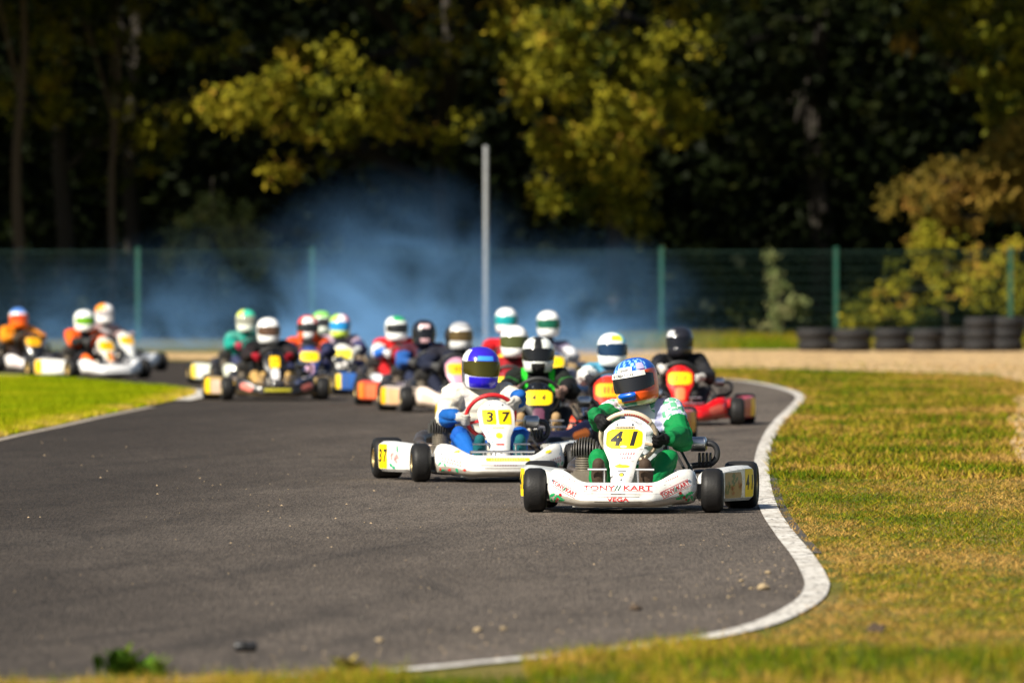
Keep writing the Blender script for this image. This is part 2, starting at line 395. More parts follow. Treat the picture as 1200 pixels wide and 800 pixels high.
# straw and longer dry grass along the near edge of the asphalt
ee = [e for e in edge if e.y < 33.2 and abs(e.x) < 2.4]
for nm, cnt, spread, hh, t0 in (('edge_straw', 15000, .16, .035, .72), ('edge_grass', 6000, .22, .055, .35)):
    ii = rng.integers(0, len(ee) - 1, cnt); f = rng.random(cnt)
    ex = np.array([e.x for e in ee]); ey = np.array([e.y for e in ee])
    X = ex[ii] * (1 - f) + ex[ii + 1] * f + rng.normal(0, .05, cnt); Y = ey[ii] * (1 - f) + ey[ii + 1] * f - np.abs(rng.normal(0, spread * 4, cnt)) + .12
    k = lf_noise(X, Y, 3.5, 1.7) + rng.normal(0, .2, cnt) > -.05; X, Y = X[k], Y[k]
    u_ = 600 + X * F_PX / Y; k = ~((u_ > 485) & (u_ < 612)); X, Y = X[k], Y[k]
    t = t0 + rng.normal(0, .15, len(X)); blades(nm, X, Y, hh * rng.uniform(.3, 1.2, len(X)), .005, pal(t, DRY) * rng.uniform(.75, 1.25, (len(X), 1)))
# crumbs of gravel and leaf scattered over the asphalt near its edge
cr = []
for k in range(260):
    e = random.choice(edge[110:]); sc_ = abs(random.gauss(0, .35)); cr.append((e.x - sc_ - .13, e.y + random.gauss(.6, 1.2), random.uniform(.002, .006)))
for k in range(70): cr.append((random.uniform(-4.5, -.6), random.uniform(44, 72), random.uniform(.003, .009)))
for k in range(120): cr.append((random.uniform(-2.2, 1.2), random.uniform(32, 60), random.uniform(.002, .005)))
mbc = MB()
for x, y, r in cr:
    if inside(np.array([x]), np.array([y]), tp)[0]:
        mbc.add([(x - r, y - r, .0045), (x + r * 1.1, y - r * .8, .0045), (x + r, y + r, .0045), (x - r * .9, y + r * 1.2, .0045), (x, y, .0045 + r)], [(0, 1, 4), (1, 2, 4), (2, 3, 4), (3, 0, 4), (3, 2, 1, 0)])
tag(link('gravel_crumbs', mbc.mesh('gravel_crumbs', smooth=False), None, [mat('crumb', (.34, .25, .15), .9, dirt=.8)]), kind='stuff')
# rough grass under the fence
X, Y = sample(1.5, 12, 152, 176, 32000)
t = .4 + lf_noise(X, Y, .6, 8.) * .5 + rng.normal(0, .15, len(X))
blades('fence_grass', X, Y, .16 * rng.uniform(.4, 1.5, len(X)), .03, pal(t, DRY) * rng.uniform(.6, 1.1, (len(X), 1)))

# ------------------------------------------------------------------ fence, pole, tyre wall
M_GREEN = mat('green_coating', (.004, .058, .035), .5, dirt=.3)
M_WIRE = mat('green_wire', (.006, .03, .02), .5)
M_GALV = mat('galvanised', (.30, .31, .32), .55, metal=.3, dirt=.3)
FY = 170.0
fence = empty('mesh_fence', (0, FY, 0))
tag(fence, 'long green wire mesh fence on green posts in front of the dark trees', 'fence')
fx0, step = (775 - 600) * FY / F_PX, 204.5 * FY / F_PX
FH = 1.82
post_me = None
for k in range(-5, 5):
    x = fx0 + k * step
    mb = MB(); mb.box((0, 0, FH / 2 + .02), (.09, .07, FH + .04)); mb.box((0, 0, FH + .055), (.10, .08, .03))
    post_me = post_me or mb.mesh('post')
    link('post', post_me, fence, [M_GREEN], (x, 0, 0))
    if k < 4:
        pb = MB(); x1 = step - .12
        for z in np.arange(.06, FH + .01, .2): pb.box((x1 / 2 + .06, 0, z), (x1, .006, .006))
        for z in (.26, FH - .02): pb.box((x1 / 2 + .06, .012, z), (x1, .012, .016))
        for xx in np.arange(.1, x1, .07): pb.box((xx + .06, .007, FH / 2 + .02), (.0035, .0035, FH - .06))
        if k == -5: panel_me = pb.mesh('mesh_panel', smooth=False)
        link('mesh_panel', panel_me, fence, [M_WIRE], (x, 0, 0))
pole = empty('pole', ((569.5 - 600) * 158 / F_PX, 158, 0))
tag(pole, 'tall bare grey metal pole rising in front of the fence above the karts', 'pole')
mb = MB(); mb.lathe([(0, .001), (0, .05), (.5, .048), (3.68, .042), (3.68, .001)], axis='Z', n=16, closed=False); link('shaft', mb.mesh('shaft'), pole, [M_GALV])
mb = MB(); mb.lathe([(3.681, .001), (3.681, .047), (3.72, .044), (3.73, .001)], axis='Z', n=16, closed=False); link('cap', mb.mesh('cap'), pole, [M_GALV])
mb = MB(); mb.lathe([(.0, .001), (.0, .17), (.025, .17), (.03, .09), (.03, .001)], axis='Z', n=20, closed=False); link('base_plate', mb.mesh('base_plate'), pole, [M_GALV])

def old_tyre_mesh():
    mb = MB(); H = .2
    prof = [(.0, .17), (.0, .24), (.015, .285), (.05, .30)]
    for z in (.075, .1, .125): prof += [(z - .006, .302), (z - .005, .294), (z + .005, .294), (z + .006, .302)]
    prof += [(.15, .30), (.185, .285), (.2, .24), (.2, .17), (.18, .175), (.15, .26), (.05, .26), (.02, .175)]
    mb.lathe(prof, axis='Z', n=36); return mb.mesh('used_tyre', ang=50)
tyre_me = old_tyre_mesh()
OLD = mat('old_rubber', (.009, .008, .008), .8, dirt=.7, dirtcol=(.022, .018, .015), bump=.2, bscale=40)
ordinal = ['leftmost', 'second', 'third', 'fourth', 'fifth', 'sixth', 'seventh', 'eighth', 'ninth']
stacks = [(955, 2), (1000, 2), (1046, 2), (1085, 2), (1117, 2), (1148, 3), (1181, 3), (1222, 3)]
for i, (px, nt_) in enumerate(stacks):
    b = G(px, 411.5 + (i % 2) * .8)
    for k in range(nt_):
        o = link('used_tyre', tyre_me, None, [OLD], (b.x + random.uniform(-.03, .03), b.y + random.uniform(-.03, .03), .002 + .201 * k))
        o.rotation_euler = (0, 0, random.uniform(0, 6)); q_ = (1.08, 1.14, 1.1, .96, .88, .95, .98, 1.0)[i]; o.scale = (q_, q_, 1)
        lev = {0: 'bottom', nt_ - 1: 'top'}.get(k, 'middle')
        tall = 'taller stack of three' if nt_ == 3 else 'low stack of two'
        tag(o, f'weathered black tyre, {lev} of the {ordinal[i]} stack from the left in the tyre wall' if i else f'weathered black tyre, {lev} of the leftmost stack of the tyre wall', 'tyre', 'used tyres of the tyre wall')

# ------------------------------------------------------------------ trees
BARK = mat('bark', (.022, .017, .012), .9, dirt=.6, dirtcol=(.03, .024, .018), bump=.8, bscale=12)
BARKL = mat('pale_bark', (.07, .048, .03), .9, dirt=.6, dirtcol=(.06, .045, .03), bump=.8, bscale=12)
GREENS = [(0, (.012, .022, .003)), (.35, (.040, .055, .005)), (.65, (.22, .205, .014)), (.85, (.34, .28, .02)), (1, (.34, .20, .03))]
SHADED_LEAVES = [(0, (.006, .010, .002)), (.3, (.009, .014, .003)), (1, (.03, .03, .005))]  # near-black leaf colours with the shade of the wood put in
BROWNS = [(0, (.05, .05, .010)), (.4, (.17, .12, .018)), (.7, (.28, .17, .03)), (1, (.32, .15, .035))]
PALES = [(0, (.06, .09, .03)), (.5, (.14, .17, .06)), (1, (.24, .23, .10))]
def leaf_cloud(C, n_per, rad, size, hue, palette, flat=.7):
    """C (k,3) clump centres -> leaf quads"""
    k = len(C); n = k * n_per
    base = np.repeat(C, n_per, 0)
    off = rng.normal(0, 1, (n, 3)) * np.array([1, 1, flat]) * np.repeat(rad if np.ndim(rad) else np.full(k, rad), n_per)[:, None] * .55
    p = base + off
    N = rng.normal(0, .75, (n, 3)) + np.array([-.15, -.5, .65]); N /= np.linalg.norm(N, axis=1)[:, None]     # leaves turn up and out to the light
    a = rng.normal(0, 1, (n, 3)); a[:, 2] -= .5; a -= (a * N).sum(1)[:, None] * N; a /= np.linalg.norm(a, axis=1)[:, None]
    b = np.cross(N, a)
    s = size * rng.uniform(.6, 1.35, n)[:, None]
    V = np.stack([p - a * s * .1, p + a * s * .45 + b * s * .33, p + a * s, p + a * s * .45 - b * s * .33], 1)
    t = np.repeat(hue, n_per) + rng.normal(0, .09, n)
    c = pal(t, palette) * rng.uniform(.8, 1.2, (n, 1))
    return V.reshape(-1, 3), np.repeat(c, 4, 0)
def crown_mesh(name, lobes, n_clump, n_per, rad, size, hue, palette, origin, dens=.34):
    """lobes: (centre, radii, weight); clumps sit mostly near the lobe surface"""
    Cs = []; wts = np.array([l[2] for l in lobes], float); wts /= wts.sum()
    for (c, r, _), wq in zip(lobes, wts):
        m = max(3, int(n_clump * wq)); d = np.clip(rng.normal(0, .55, (m, 3)), -1.25, 1.25)
        Cs.append(np.array(c) + d * np.array(r))
    C = np.concatenate(Cs); C = C[C[:, 2] > .25]; C = C[:max(8, int(len(C) * dens))] if dens == 1 else C[rng.random(len(C)) < dens]
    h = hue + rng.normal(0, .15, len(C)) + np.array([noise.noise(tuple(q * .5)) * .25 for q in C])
    V, col = leaf_cloud(C, int(n_per * 1.35), rad * rng.uniform(.55, 1.0, len(C)), size, h, palette, .8)
    V = V - np.array(origin)
    return quads(name, V, np.arange(len(V)).reshape(-1, 4), col, [LEAF]), C
def limb_mesh(base, top, r, lobes, origin):
    mb = MB(); base = Vector(base) - Vector(origin); top = Vector(top) - Vector(origin); pts = []; n = 9
    for i in range(n + 1):
        t = i / n; q = base.lerp(top, t); pts.append(q + Vector((math.sin(i * 1.3 + base.x) * r * .6 * min(1, t * 3), math.cos(i * 1.7) * r * .6 * min(1, t * 3), 0)))
    mb.tube(pts, [r * (1.45 if i == 0 else 1.1 - .75 * i / n) for i in range(n + 1)], 10)
    for c, rr, _ in lobes:
        c = Vector(c) - Vector(origin); st = pts[min(n - 1, max(2, int(n * random.uniform(.35, .85))))]
        m = st.lerp(c, .5) + Vector((0, 0, .3 * random.random())); mb.tube([st, m, c + Vector((0, 0, .2))], [r * .45, r * .3, r * .1], 7)
        for _k in range(3):
            e = c + Vector((random.uniform(-1, 1) * rr[0], random.uniform(-1, 1) * rr[1], random.uniform(-.6, .8) * rr[2])) * .8
            mb.tube([m, m.lerp(e, .6), e], [r * .2, r * .12, r * .04], 5)
    return mb.mesh('trunk')
def tree(name, label, cat, x, y, h, r, lobes, n_clump, n_per, rad, size, hue, palette=GREENS, bark=None, group=None, lean=0.):
    root = empty(name, (x, y, 0)); tag(root, label, cat, group)
    cm, _ = crown_mesh('crown', lobes, n_clump, n_per, rad, size, hue, palette, (x, y, 0))
    link('crown', cm, root)
    link('trunk', limb_mesh((x, y, -.05), (x + lean, y + .2, h * .8), r, lobes, (x, y, 0)), root, [bark or BARK])
    return root
def W(px, py, y):                        # a point at depth y that shows at this photo pixel (used to place real trees)
    s = F_PX / y
    return ((px - 600) / s, y, CAM_H + (HOR - py) / s)
def L(px, py, y, rx, ry, rz, wt=1.): return (W(px, py, y), (rx, ry, rz), wt)
GT = 'trees at the edge of the wood'
# the big sunlit tree right of the pole
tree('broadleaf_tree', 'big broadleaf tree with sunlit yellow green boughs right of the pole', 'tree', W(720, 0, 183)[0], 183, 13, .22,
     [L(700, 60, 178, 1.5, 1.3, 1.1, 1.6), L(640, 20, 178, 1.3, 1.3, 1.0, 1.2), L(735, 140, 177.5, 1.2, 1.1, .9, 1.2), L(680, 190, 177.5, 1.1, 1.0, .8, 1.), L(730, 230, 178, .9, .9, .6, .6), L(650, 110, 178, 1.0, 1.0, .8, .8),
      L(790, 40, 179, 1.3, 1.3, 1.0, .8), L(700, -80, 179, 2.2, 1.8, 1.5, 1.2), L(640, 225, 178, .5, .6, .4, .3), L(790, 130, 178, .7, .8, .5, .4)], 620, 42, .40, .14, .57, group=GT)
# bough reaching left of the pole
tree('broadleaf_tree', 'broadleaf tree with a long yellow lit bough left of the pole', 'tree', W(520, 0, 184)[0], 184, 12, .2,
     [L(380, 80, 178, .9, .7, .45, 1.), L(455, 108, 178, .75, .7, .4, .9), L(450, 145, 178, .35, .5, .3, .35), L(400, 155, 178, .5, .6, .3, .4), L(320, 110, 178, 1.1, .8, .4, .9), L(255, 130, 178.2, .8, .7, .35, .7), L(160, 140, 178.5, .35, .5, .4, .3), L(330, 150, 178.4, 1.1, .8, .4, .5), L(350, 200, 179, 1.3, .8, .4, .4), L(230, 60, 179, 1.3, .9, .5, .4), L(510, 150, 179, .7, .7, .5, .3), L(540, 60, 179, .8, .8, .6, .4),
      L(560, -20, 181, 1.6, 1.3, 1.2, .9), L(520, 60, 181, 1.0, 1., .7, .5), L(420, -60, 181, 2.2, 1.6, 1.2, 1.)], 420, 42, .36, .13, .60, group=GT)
tree('broadleaf_tree', 'dark leafy tree in shade with sparse lit leaves at the far left', 'tree', W(75, 0, 182)[0], 182, 13, .2,
     [L(60, 30, 180, 1.5, 1.3, 1.0, 1.), L(160, 60, 181, 1.3, 1.2, .9, .8), L(30, 120, 181, 1.2, 1.1, .8, .6), L(140, 160, 182, 1.3, 1.2, .8, .6), L(90, -70, 181, 2.2, 1.6, 1.4, 1.)], 260, 40, .36, .14, .45, group=GT)
tree('broadleaf_tree', 'green tree reaching into the top right corner of the view', 'tree', W(1245, 0, 180)[0], 180, 13, .2,
     [L(1195, 60, 177, .9, .9, .8, 1.), L(1185, 125, 177, .6, .7, .5, .6), L(1150, -20, 178, 1.5, 1.3, 1.0, .9), L(1260, 60, 178, 1.4, 1.3, 1.6, .8), L(1090, 40, 180, 1.1, 1., .8, .5)], 300, 40, .33, .14, .52, group=GT)
tree('broadleaf_tree', 'tree of brownish autumn leaves behind the right end of the fence', 'tree', W(1215, 0, 178)[0], 178, 7, .13,
     [L(1150, 205, 175.5, 1.1, .9, .5, 1.), L(1080, 235, 175.5, .6, .7, .4, .5), L(1195, 170, 175.5, .7, .7, .6, .6), L(1110, 265, 175.5, .5, .6, .3, .3), L(1215, 230, 176, .7, .7, .5, .5)], 260, 40, .32, .12, .42, BROWNS, group=GT)
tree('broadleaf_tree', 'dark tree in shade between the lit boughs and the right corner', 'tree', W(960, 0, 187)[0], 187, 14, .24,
     [L(880, 40, 184, 1.3, 1.2, 1.0, .8), L(960, 20, 186, 1.6, 1.4, 1.2, 1.), L(1030, 110, 187, 1.2, 1.2, 1.0, .6), L(930, 150, 187, 1.4, 1.3, 1.0, .7), L(960, -110, 186, 2.6, 2.0, 1.6, 1.2)], 260, 40, .38, .15, .35, SHADED_LEAVES, group=GT)
tree('young_tree', 'thin pale green sapling in the shade behind the left fence', 'tree', W(250, 0, 178)[0], 178, 4.2, .05,
     [L(250, 260, 177, .55, .5, .5, 1.), L(290, 285, 177.5, .5, .5, .35, .7), L(210, 300, 177.5, .5, .5, .35, .5), L(370, 285, 178, .5, .5, .3, .5), L(330, 310, 178, .5, .5, .3, .4)], 170, 34, .26, .10, .4, PALES)
# bare trunks on the left
for px, y, rr, hh, m, lab in ((19, 178, .13, 9, BARKL, 'slim pale brown tree trunk at the left edge of the wood'), (130, 180, .10, 8, BARKL, 'thin pale tree trunk behind the fence near the left fence post'),
                          (152, 184, .17, 10, BARK, 'thick dark tree trunk just right of a thin pale trunk')):
    x = W(px, 0, y)[0]
    tree('bare_trunk_tree', lab, 'tree', x, y, hh * 1.25, rr, [((x, y + .5, hh + 1), (2.0, 1.6, 1.4), 1.), ((x - .8, y, hh - .6), (1.2, 1.2, .8), .5)], 110, 36, .4, .15, .4, bark=m, lean=.15, group='trunks on the left of the wood')
# bushes behind and before the fence
tree('bush', 'broad sunlit green bush behind the fence above the tyre wall', 'bush', W(1110, 0, 173.5)[0], 173.5, 2.4, .06,
     [L(1110, 330, 172.5, .9, .7, .6, 1.), L(1160, 335, 172.5, .8, .6, .6, .9), L(1040, 365, 172, .6, .5, .35, .6), L(1095, 290, 172.5, .35, .35, .6, .5), L(1150, 300, 172.5, .35, .35, .5, .4), L(1210, 345, 172.5, .6, .5, .5, .5), L(1190, 300, 172.5, .3, .3, .5, .3), L(1000, 380, 172, .3, .3, .25, .3)], 360, 36, .24, .10, .60)
tree('shrub', 'small pale dry shrub growing up the fence left of the tyre wall', 'bush', W(918, 0, 168.5)[0], 168.5, 1.7, .03,
     [L(912, 350, 168.5, .16, .15, .42, 1.), L(935, 355, 168.5, .22, .15, .18, .5), L(905, 390, 168.5, .25, .2, .22, .7), L(905, 310, 168.5, .08, .08, .25, .3)], 110, 28, .18, .08, .62, PALES)
tree('shrub', 'low dry weeds at the foot of the fence beside the tyre wall', 'plant', W(870, 0, 166)[0], 166, .5, .02,
     [L(868, 402, 166, .5, .3, .12, 1.), L(905, 404, 165.5, .5, .3, .12, 1.)], 40, 24, .14, .07, .7)
# the wood behind: one mass, too deep and dark to count, plus unseen foliage added for shade
SUNNY = [(700, 60, 105, 130), (650, 20, 80, 90), (745, 160, 95, 90), (665, 215, 60, 70), (735, 240, 60, 45), (420, 120, 85, 60), (310, 110, 90, 45), (255, 140, 60, 40), (160, 140, 30, 30), (330, 190, 90, 25), (540, 60, 40, 50), (230, 50, 40, 30), (470, 100, 50, 45), (1190, 100, 45, 70), (1150, 215, 110, 50), (1120, 345, 125, 50), (1110, 290, 40, 50), (920, 360, 35, 50), (255, 268, 40, 35), (1010, 375, 40, 30)]  # patches where gaps in the added foliage let sun onto the wood
def sunlit_gap(C, noise_=.12):
    """would foliage here shade one of the openings cut to let the sun reach the edge of the wood?"""
    t = (178. - C[:, 1]) / to_sun.y; Q = C - np.array(to_sun) * (-t)[:, None]
    u = 600 + Q[:, 0] * F_PX / 178; v = HOR - (Q[:, 2] - CAM_H) * F_PX / 178; g = np.zeros(len(C), bool)
    for cx, cy, rx, ry in SUNNY: g |= ((u - cx) / (rx * 1.3 + 12)) ** 2 + ((v - cy) / (ry * 1.3 + 12)) ** 2 + rng.normal(0, noise_, len(C)) < 1
    return g & (C[:, 1] < 181)
def wood_and_shade_foliage():
    Vs, Cc = [], []
    def slab(n, x0, x1, y0, y1, z0, z1, rad, size, n_per, hue, keep=None):
        C = np.stack([rng.uniform(x0, x1, n), rng.uniform(y0, y1, n), rng.uniform(z0, z1, n)], 1)
        if y0 < 184: C = C[~sunlit_gap(C)]
        h = hue + rng.normal(0, .12, len(C)); V, c = leaf_cloud(C, n_per, rad, size, h, SHADED_LEAVES); Vs.append(V); Cc.append(c)
    slab(1500, -20, 20, 184, 196, .3, 9, .7, .34, 14, .15)
    slab(2600, -26, 26, 196, 222, .2, 16, 1.1, .5, 14, .1)
    slab(5200, -36, 36, 222, 240, 0, 18, 1.5, 1.0, 14, .1)
    slab(1100, -26, 26, 180, 200, 9.5, 17, 1.1, .5, 14, .2)          # high canopy above the view, added to block sky and sun
    # unattached foliage added above the view to shade the wood; gaps shaped to admit sun
    n = 2600; u, v = rng.uniform(-150, 1400, n), rng.uniform(-230, 372, n); lit = rng.random(n) < .04
    for cx, cy, rx, ry in SUNNY: lit |= ((u - cx) / (rx * 1.3 + 12)) ** 2 + ((v - cy) / (ry * 1.3 + 12)) ** 2 + rng.normal(0, .12, n) < 1
    lit &= rng.random(n) > .05
    u, v = u[~lit], v[~lit]; P = np.array([W(a, b, 178.) for a, b in zip(u, v)])
    t = np.maximum(0, (7.6 - P[:, 2]) / to_sun.z) + rng.uniform(.8, 8, len(P)); C = P + np.array(to_sun) * t[:, None]
    V, c = leaf_cloud(C, 22, .62, .42, .1 + rng.normal(0, .12, len(C)), SHADED_LEAVES); Vs.append(V); Cc.append(c)
    slab(900, -34, -12.5, 168, 196, .8, 16, 1.1, .5, 14, .2)         # unseen wood at the left, added to shade the edge
    slab(600, 12.8, 30, 176, 200, .5, 14, 1.1, .5, 14, .2)
    slab(260, -12.5, 12.5, 176, 184, .1, 1.3, .5, .2, 24, .3)        # undergrowth
    V = np.concatenate(Vs); c = np.concatenate(Cc)
    return quads('wood_and_shade_foliage', V, np.arange(len(V)).reshape(-1, 4), c, [LEAF])
tag(link('wood_and_shade_foliage', wood_and_shade_foliage()), 'dark mass of trees and undergrowth behind the fence, with unseen foliage added to shade it', 'wood', kind='stuff')

# ------------------------------------------------------------------ kart meshes (forward is -Y, ground at z = 0)
def sstep(a, b, x):
    t = min(1, max(0, (x - a) / (b - a))); return t * t * (3 - 2 * t)
def fairing_mesh():
    secs = []; mids = []
    xs = [-.437, -.433, -.42, -.40, -.37, -.34, -.31, -.28, -.25, -.22, -.19, -.15, -.1, -.05, 0, .05, .1, .15, .19, .22, .25, .28, .31, .34, .37, .40, .42, .433, .437]
    for x in xs:
        a = abs(x)
        zt = .182 + .075 * sstep(.19, .37, a) - .03 * sstep(.405, .43, a) ** 2 - .03 * sstep(.425, .437, a)
        zb = .042 + .022 * sstep(.2, .42, a) + .05 * sstep(.42, .437, a) ** 2
        y0 = -.87 + .02 * min(1, a / .19) ** 2 + max(0, a - .19) * .78 + .03 * sstep(.415, .437, a)
        h = zt - zb; rec = .008 * (1 - sstep(.17, .2, a))
        secs.append([(x, y0 + yy, zb + zz) for yy, zz in ((.17, .012), (.05, 0), (.016, .10 * h), (.002, .24 * h), (rec * .2, .36 * h), (rec, .40 * h), (rec, .52 * h), (rec * .2 + .003, .56 * h), (.012, .78 * h), (.03, .92 * h), (.06, h), (.12, h - .004), (.165, h - .03))])
    mb = MB(); mb.loft(secs)
    for i, f in enumerate(mb.f):
        zs = [mb.v[k] for k in f]
        j = [k % 13 for k in f]
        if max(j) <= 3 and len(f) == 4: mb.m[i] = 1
    return mb.mesh('front_fairing', 2, ang=42)
def nassau_mesh():
    secs = []
    for z, y, wd in ((.155, -.70, .05), (.17, -.698, .062), (.23, -.65, .07), (.30, -.60, .082), (.345, -.568, .105), (.37, -.55, .118), (.43, -.508, .124), (.475, -.476, .122), (.505, -.455, .098), (.53, -.438, .066), (.545, -.425, .035)):
        s = []
        for k in range(9):
            u = -1 + 2 * k / 8; s.append((u * wd, y + .035 * abs(u) ** 2.5, z))
        for k in range(9):
            u = 1 - 2 * k / 8; s.append((u * wd * .94, y + .05 + .02 * abs(u) ** 2.5, z - .012))
        secs.append(s)
    mb = MB(); mb.loft(secs); return mb.mesh('number_panel', ang=50)
def pod_mesh(sd):
    secs = []
    for y, xo, zt, zb in ((-.33, .50, .20, .10), (-.325, .515, .225, .075), (-.30, .53, .238, .062), (-.1, .59, .252, .056), (.12, .655, .262, .055), (.23, .69, .262, .055), (.26, .695, .25, .065), (.268, .69, .23, .085)):
        xi = .42; r = .018
        secs.append([(sd * q, y, z) for q, z in ((xi, zb), (xo - r, zb), (xo, zb + r), (xo + .004, (zb + zt) / 2), (xo, zt - r), (xo - r * 1.4, zt - .002), (xo - .06, zt), (xi, zt - .025))])
    mb = MB(); mb.loft(secs); return mb.mesh('side_pod', ang=40)
def wheel_meshes(Rr, wd):
    h = wd / 2; mb = MB()
    prof = [(-h + .012, .068), (-h, .085), (-h, Rr - .035), (-h + .008, Rr - .014), (-h + .026, Rr - .002), (-h * .4, Rr), (h * .4, Rr), (h - .026, Rr - .002), (h - .008, Rr - .014), (h, Rr - .035), (h, .085), (h - .012, .068)]
    mb.lathe(prof, n=40); tyre = mb.mesh('wheel', ang=50)
    mb = MB()
    mb.lathe([(-h + .008, .07), (-h + .004, .062), (-h + .03, .056), (-h + .035, .03), (-h + .02, .028), (-h + .02, .001)], n=28, closed=False)
    mb.lathe([(h - .02, .001), (h - .02, .028), (h - .035, .03), (h - .03, .056), (h - .004, .062), (h - .008, .07)], n=28, closed=False)
    mb.lathe([(-h + .03, .056), (h - .03, .056)], n=20, closed=False)
    for sx in (-1, 1):
        for k in range(3):
            t = 2 * PI * k / 3; mb.lathe([(sx * (h - .018), .001), (sx * (h - .018), .006), (sx * (h - .008), .006), (sx * (h - .008), .001)], (0, .018 * math.cos(t), .018 * math.sin(t)), n=6, closed=False)
    return tyre, mb.mesh('rim', ang=40)
def frame_mesh():
    mb = MB()
    for s in (-1, 1):
        mb.tube(smooth_line([(s * .16, -.74, .07), (s * .24, -.62, .065), (s * .33, -.42, .06), (s * .34, -.1, .055), (s * .33, .3, .055), (s * .30, .66, .075), (s * .30, .76, .09)], 4), .016, 8)
        mb.tube([(s * .33, -.42, .06), (s * .43, -.52, .12)], .014, 8)
        mb.tube(smooth_line([(s * .34, -.28, .08), (s * .5, -.27, .09), (s * .57, -.1, .09), (s * .6, .12, .09), (s * .5, .2, .09), (s * .34, .2, .08)], 4), .011, 7)
        mb.tube([(s * .34, -.28, .1), (s * .42, -.30, .12), (s * .48, -.30, .2)], .010, 7)
        mb.box((s * .455, -.52, .125), (.05, .05, .09)); mb.tube([(s * .455, -.52, .13), (s * .53, -.52, .13)], .013, 8)
        mb.tube([(s * .05, -.44, .1), (s * .44, -.47, .12)], .007, 6)
    mb.tube([(-.34, -.1, .055), (.34, -.1, .055)], .014, 8); mb.tube([(-.33, .3, .055), (.33, .3, .055)], .014, 8); mb.tube([(-.3, .7, .08), (.3, .7, .08)], .014, 8)
    mb.tube([(-.24, -.62, .065), (.24, -.62, .065)], .013, 8)
    return mb.mesh('chassis_frame', ang=50)
def simple(fn, name, nm=1, ang=40):
    mb = MB(); fn(mb); return mb.mesh(name, nm, ang=ang)
def f_front_bumper(mb):
    mb.tube(smooth_line([(-.2, -.6, .17), (-.2, -.7, .2), (-.18, -.735, .205), (.18, -.735, .205), (.2, -.7, .2), (.2, -.6, .17)], 4), .009, 8)
    for x in (-.13, -.045, .045, .13): mb.tube([(x, -.735, .205), (x, -.735, .13)], .006, 6)
    mb.tube([(-.24, -.72, .11), (.24, -.72, .11)], .009, 8)
    for s in (-1, 1): mb.tube([(s * .24, -.72, .11), (s * .24, -.6, .07)], .009, 8)
def f_rear_bumper(mb):
    for z in (.12, .21): mb.tube(smooth_line([(-.3, .72, z), (-.4, .80, z), (-.3, .87, z), (.3, .87, z), (.4, .80, z), (.3, .72, z)], 4), .011, 8)
    for s in (-1, 1): mb.tube([(s * .28, .87, .12), (s * .28, .87, .21)], .011, 8)
def f_axle(mb):
    mb.tube([(-.52, .52, .14), (.52, .52, .14)], .02, 12)
    mb.lathe([(-.006, .04), (-.006, .10), (.006, .10), (.006, .04)], (.2, .52, .14), n=32)
    mb.lathe([(-.004, .03), (-.004, .095), (.004, .095), (.004, .03)], (-.18, .52, .14), n=32)
    for s in (-1, 1): mb.box((s * .28, .52, .12), (.03, .07, .09))
def f_seat(mb):
    secs = []
    for y, z, wd, dp in ((-.02, .10, .15, .03), (.05, .07, .16, .05), (.2, .06, .17, .10), (.33, .09, .175, .14), (.41, .18, .18, .15), (.46, .30, .178, .13), (.49, .42, .165, .10), (.505, .48, .14, .07)):
        s = []
        d = Vector((0, -.6 if z > .15 else -.25, .8))
        for k in range(11):
            u = -1 + 2 * k / 10; e = abs(u) ** 3 * dp; s.append((u * wd, y - (e if z > .12 else e * .3), z + (e if z <= .2 else e * .2)))
        for k in range(11):
            u = 1 - 2 * k / 10; e = abs(u) ** 3 * dp; s.append((u * wd * 1.05, y + .012 - (e if z > .12 else e * .3), z - .014 + (e if z <= .2 else e * .2)))
        secs.append(s)
    mb.loft(secs)
def f_engine(mb):
    mb.box((-.27, .22, .16), (.13, .20, .14)); mb.lathe([(-.07, .001), (-.07, .06), (.06, .06), (.07, .03), (.07, .001)], (-.29, .22, .16), n=20, closed=False)
    for k in range(7): mb.lathe([(-.004, .03), (-.004, .062), (.004, .062), (.004, .03)], (-.27, .20, .235 + k * .014), axis='Z', n=24)
    mb.lathe([(.22, .001), (.22, .05), (.34, .05), (.34, .001)], (-.27, .20, 0), axis='Z', n=20, closed=False)
    mb.tube([(-.27, .3, .2), (-.27, .42, .18), (-.2, .5, .16)], .022, 10)
def f_head(mb):           # radial cooling fins of the cylinder head
    for k in range(11):
        x = -.27 + (k - 5) * .0165; w_ = math.sqrt(max(.05, 1 - ((k - 5) / 5.6) ** 2)); pts = []
        for j in range(13):
            t = PI * j / 12; pts.append((.085 * w_ * math.cos(t), .335 + (.085 * w_) * math.sin(t) + .01))
        pts += [(-.07 * w_, .315), (.07 * w_, .315)]
        a = [(x - .0028, .20 + p[0], p[1]) for p in pts]; b = [(x + .0028, .20 + p[0], p[1]) for p in pts]
        mb.loft([a, b])
    mb.lathe([(.325, .001), (.325, .05), (.385, .045), (.40, .02), (.40, .001)], (-.27, .20, 0), axis='Z', n=16, mi=1, closed=False)
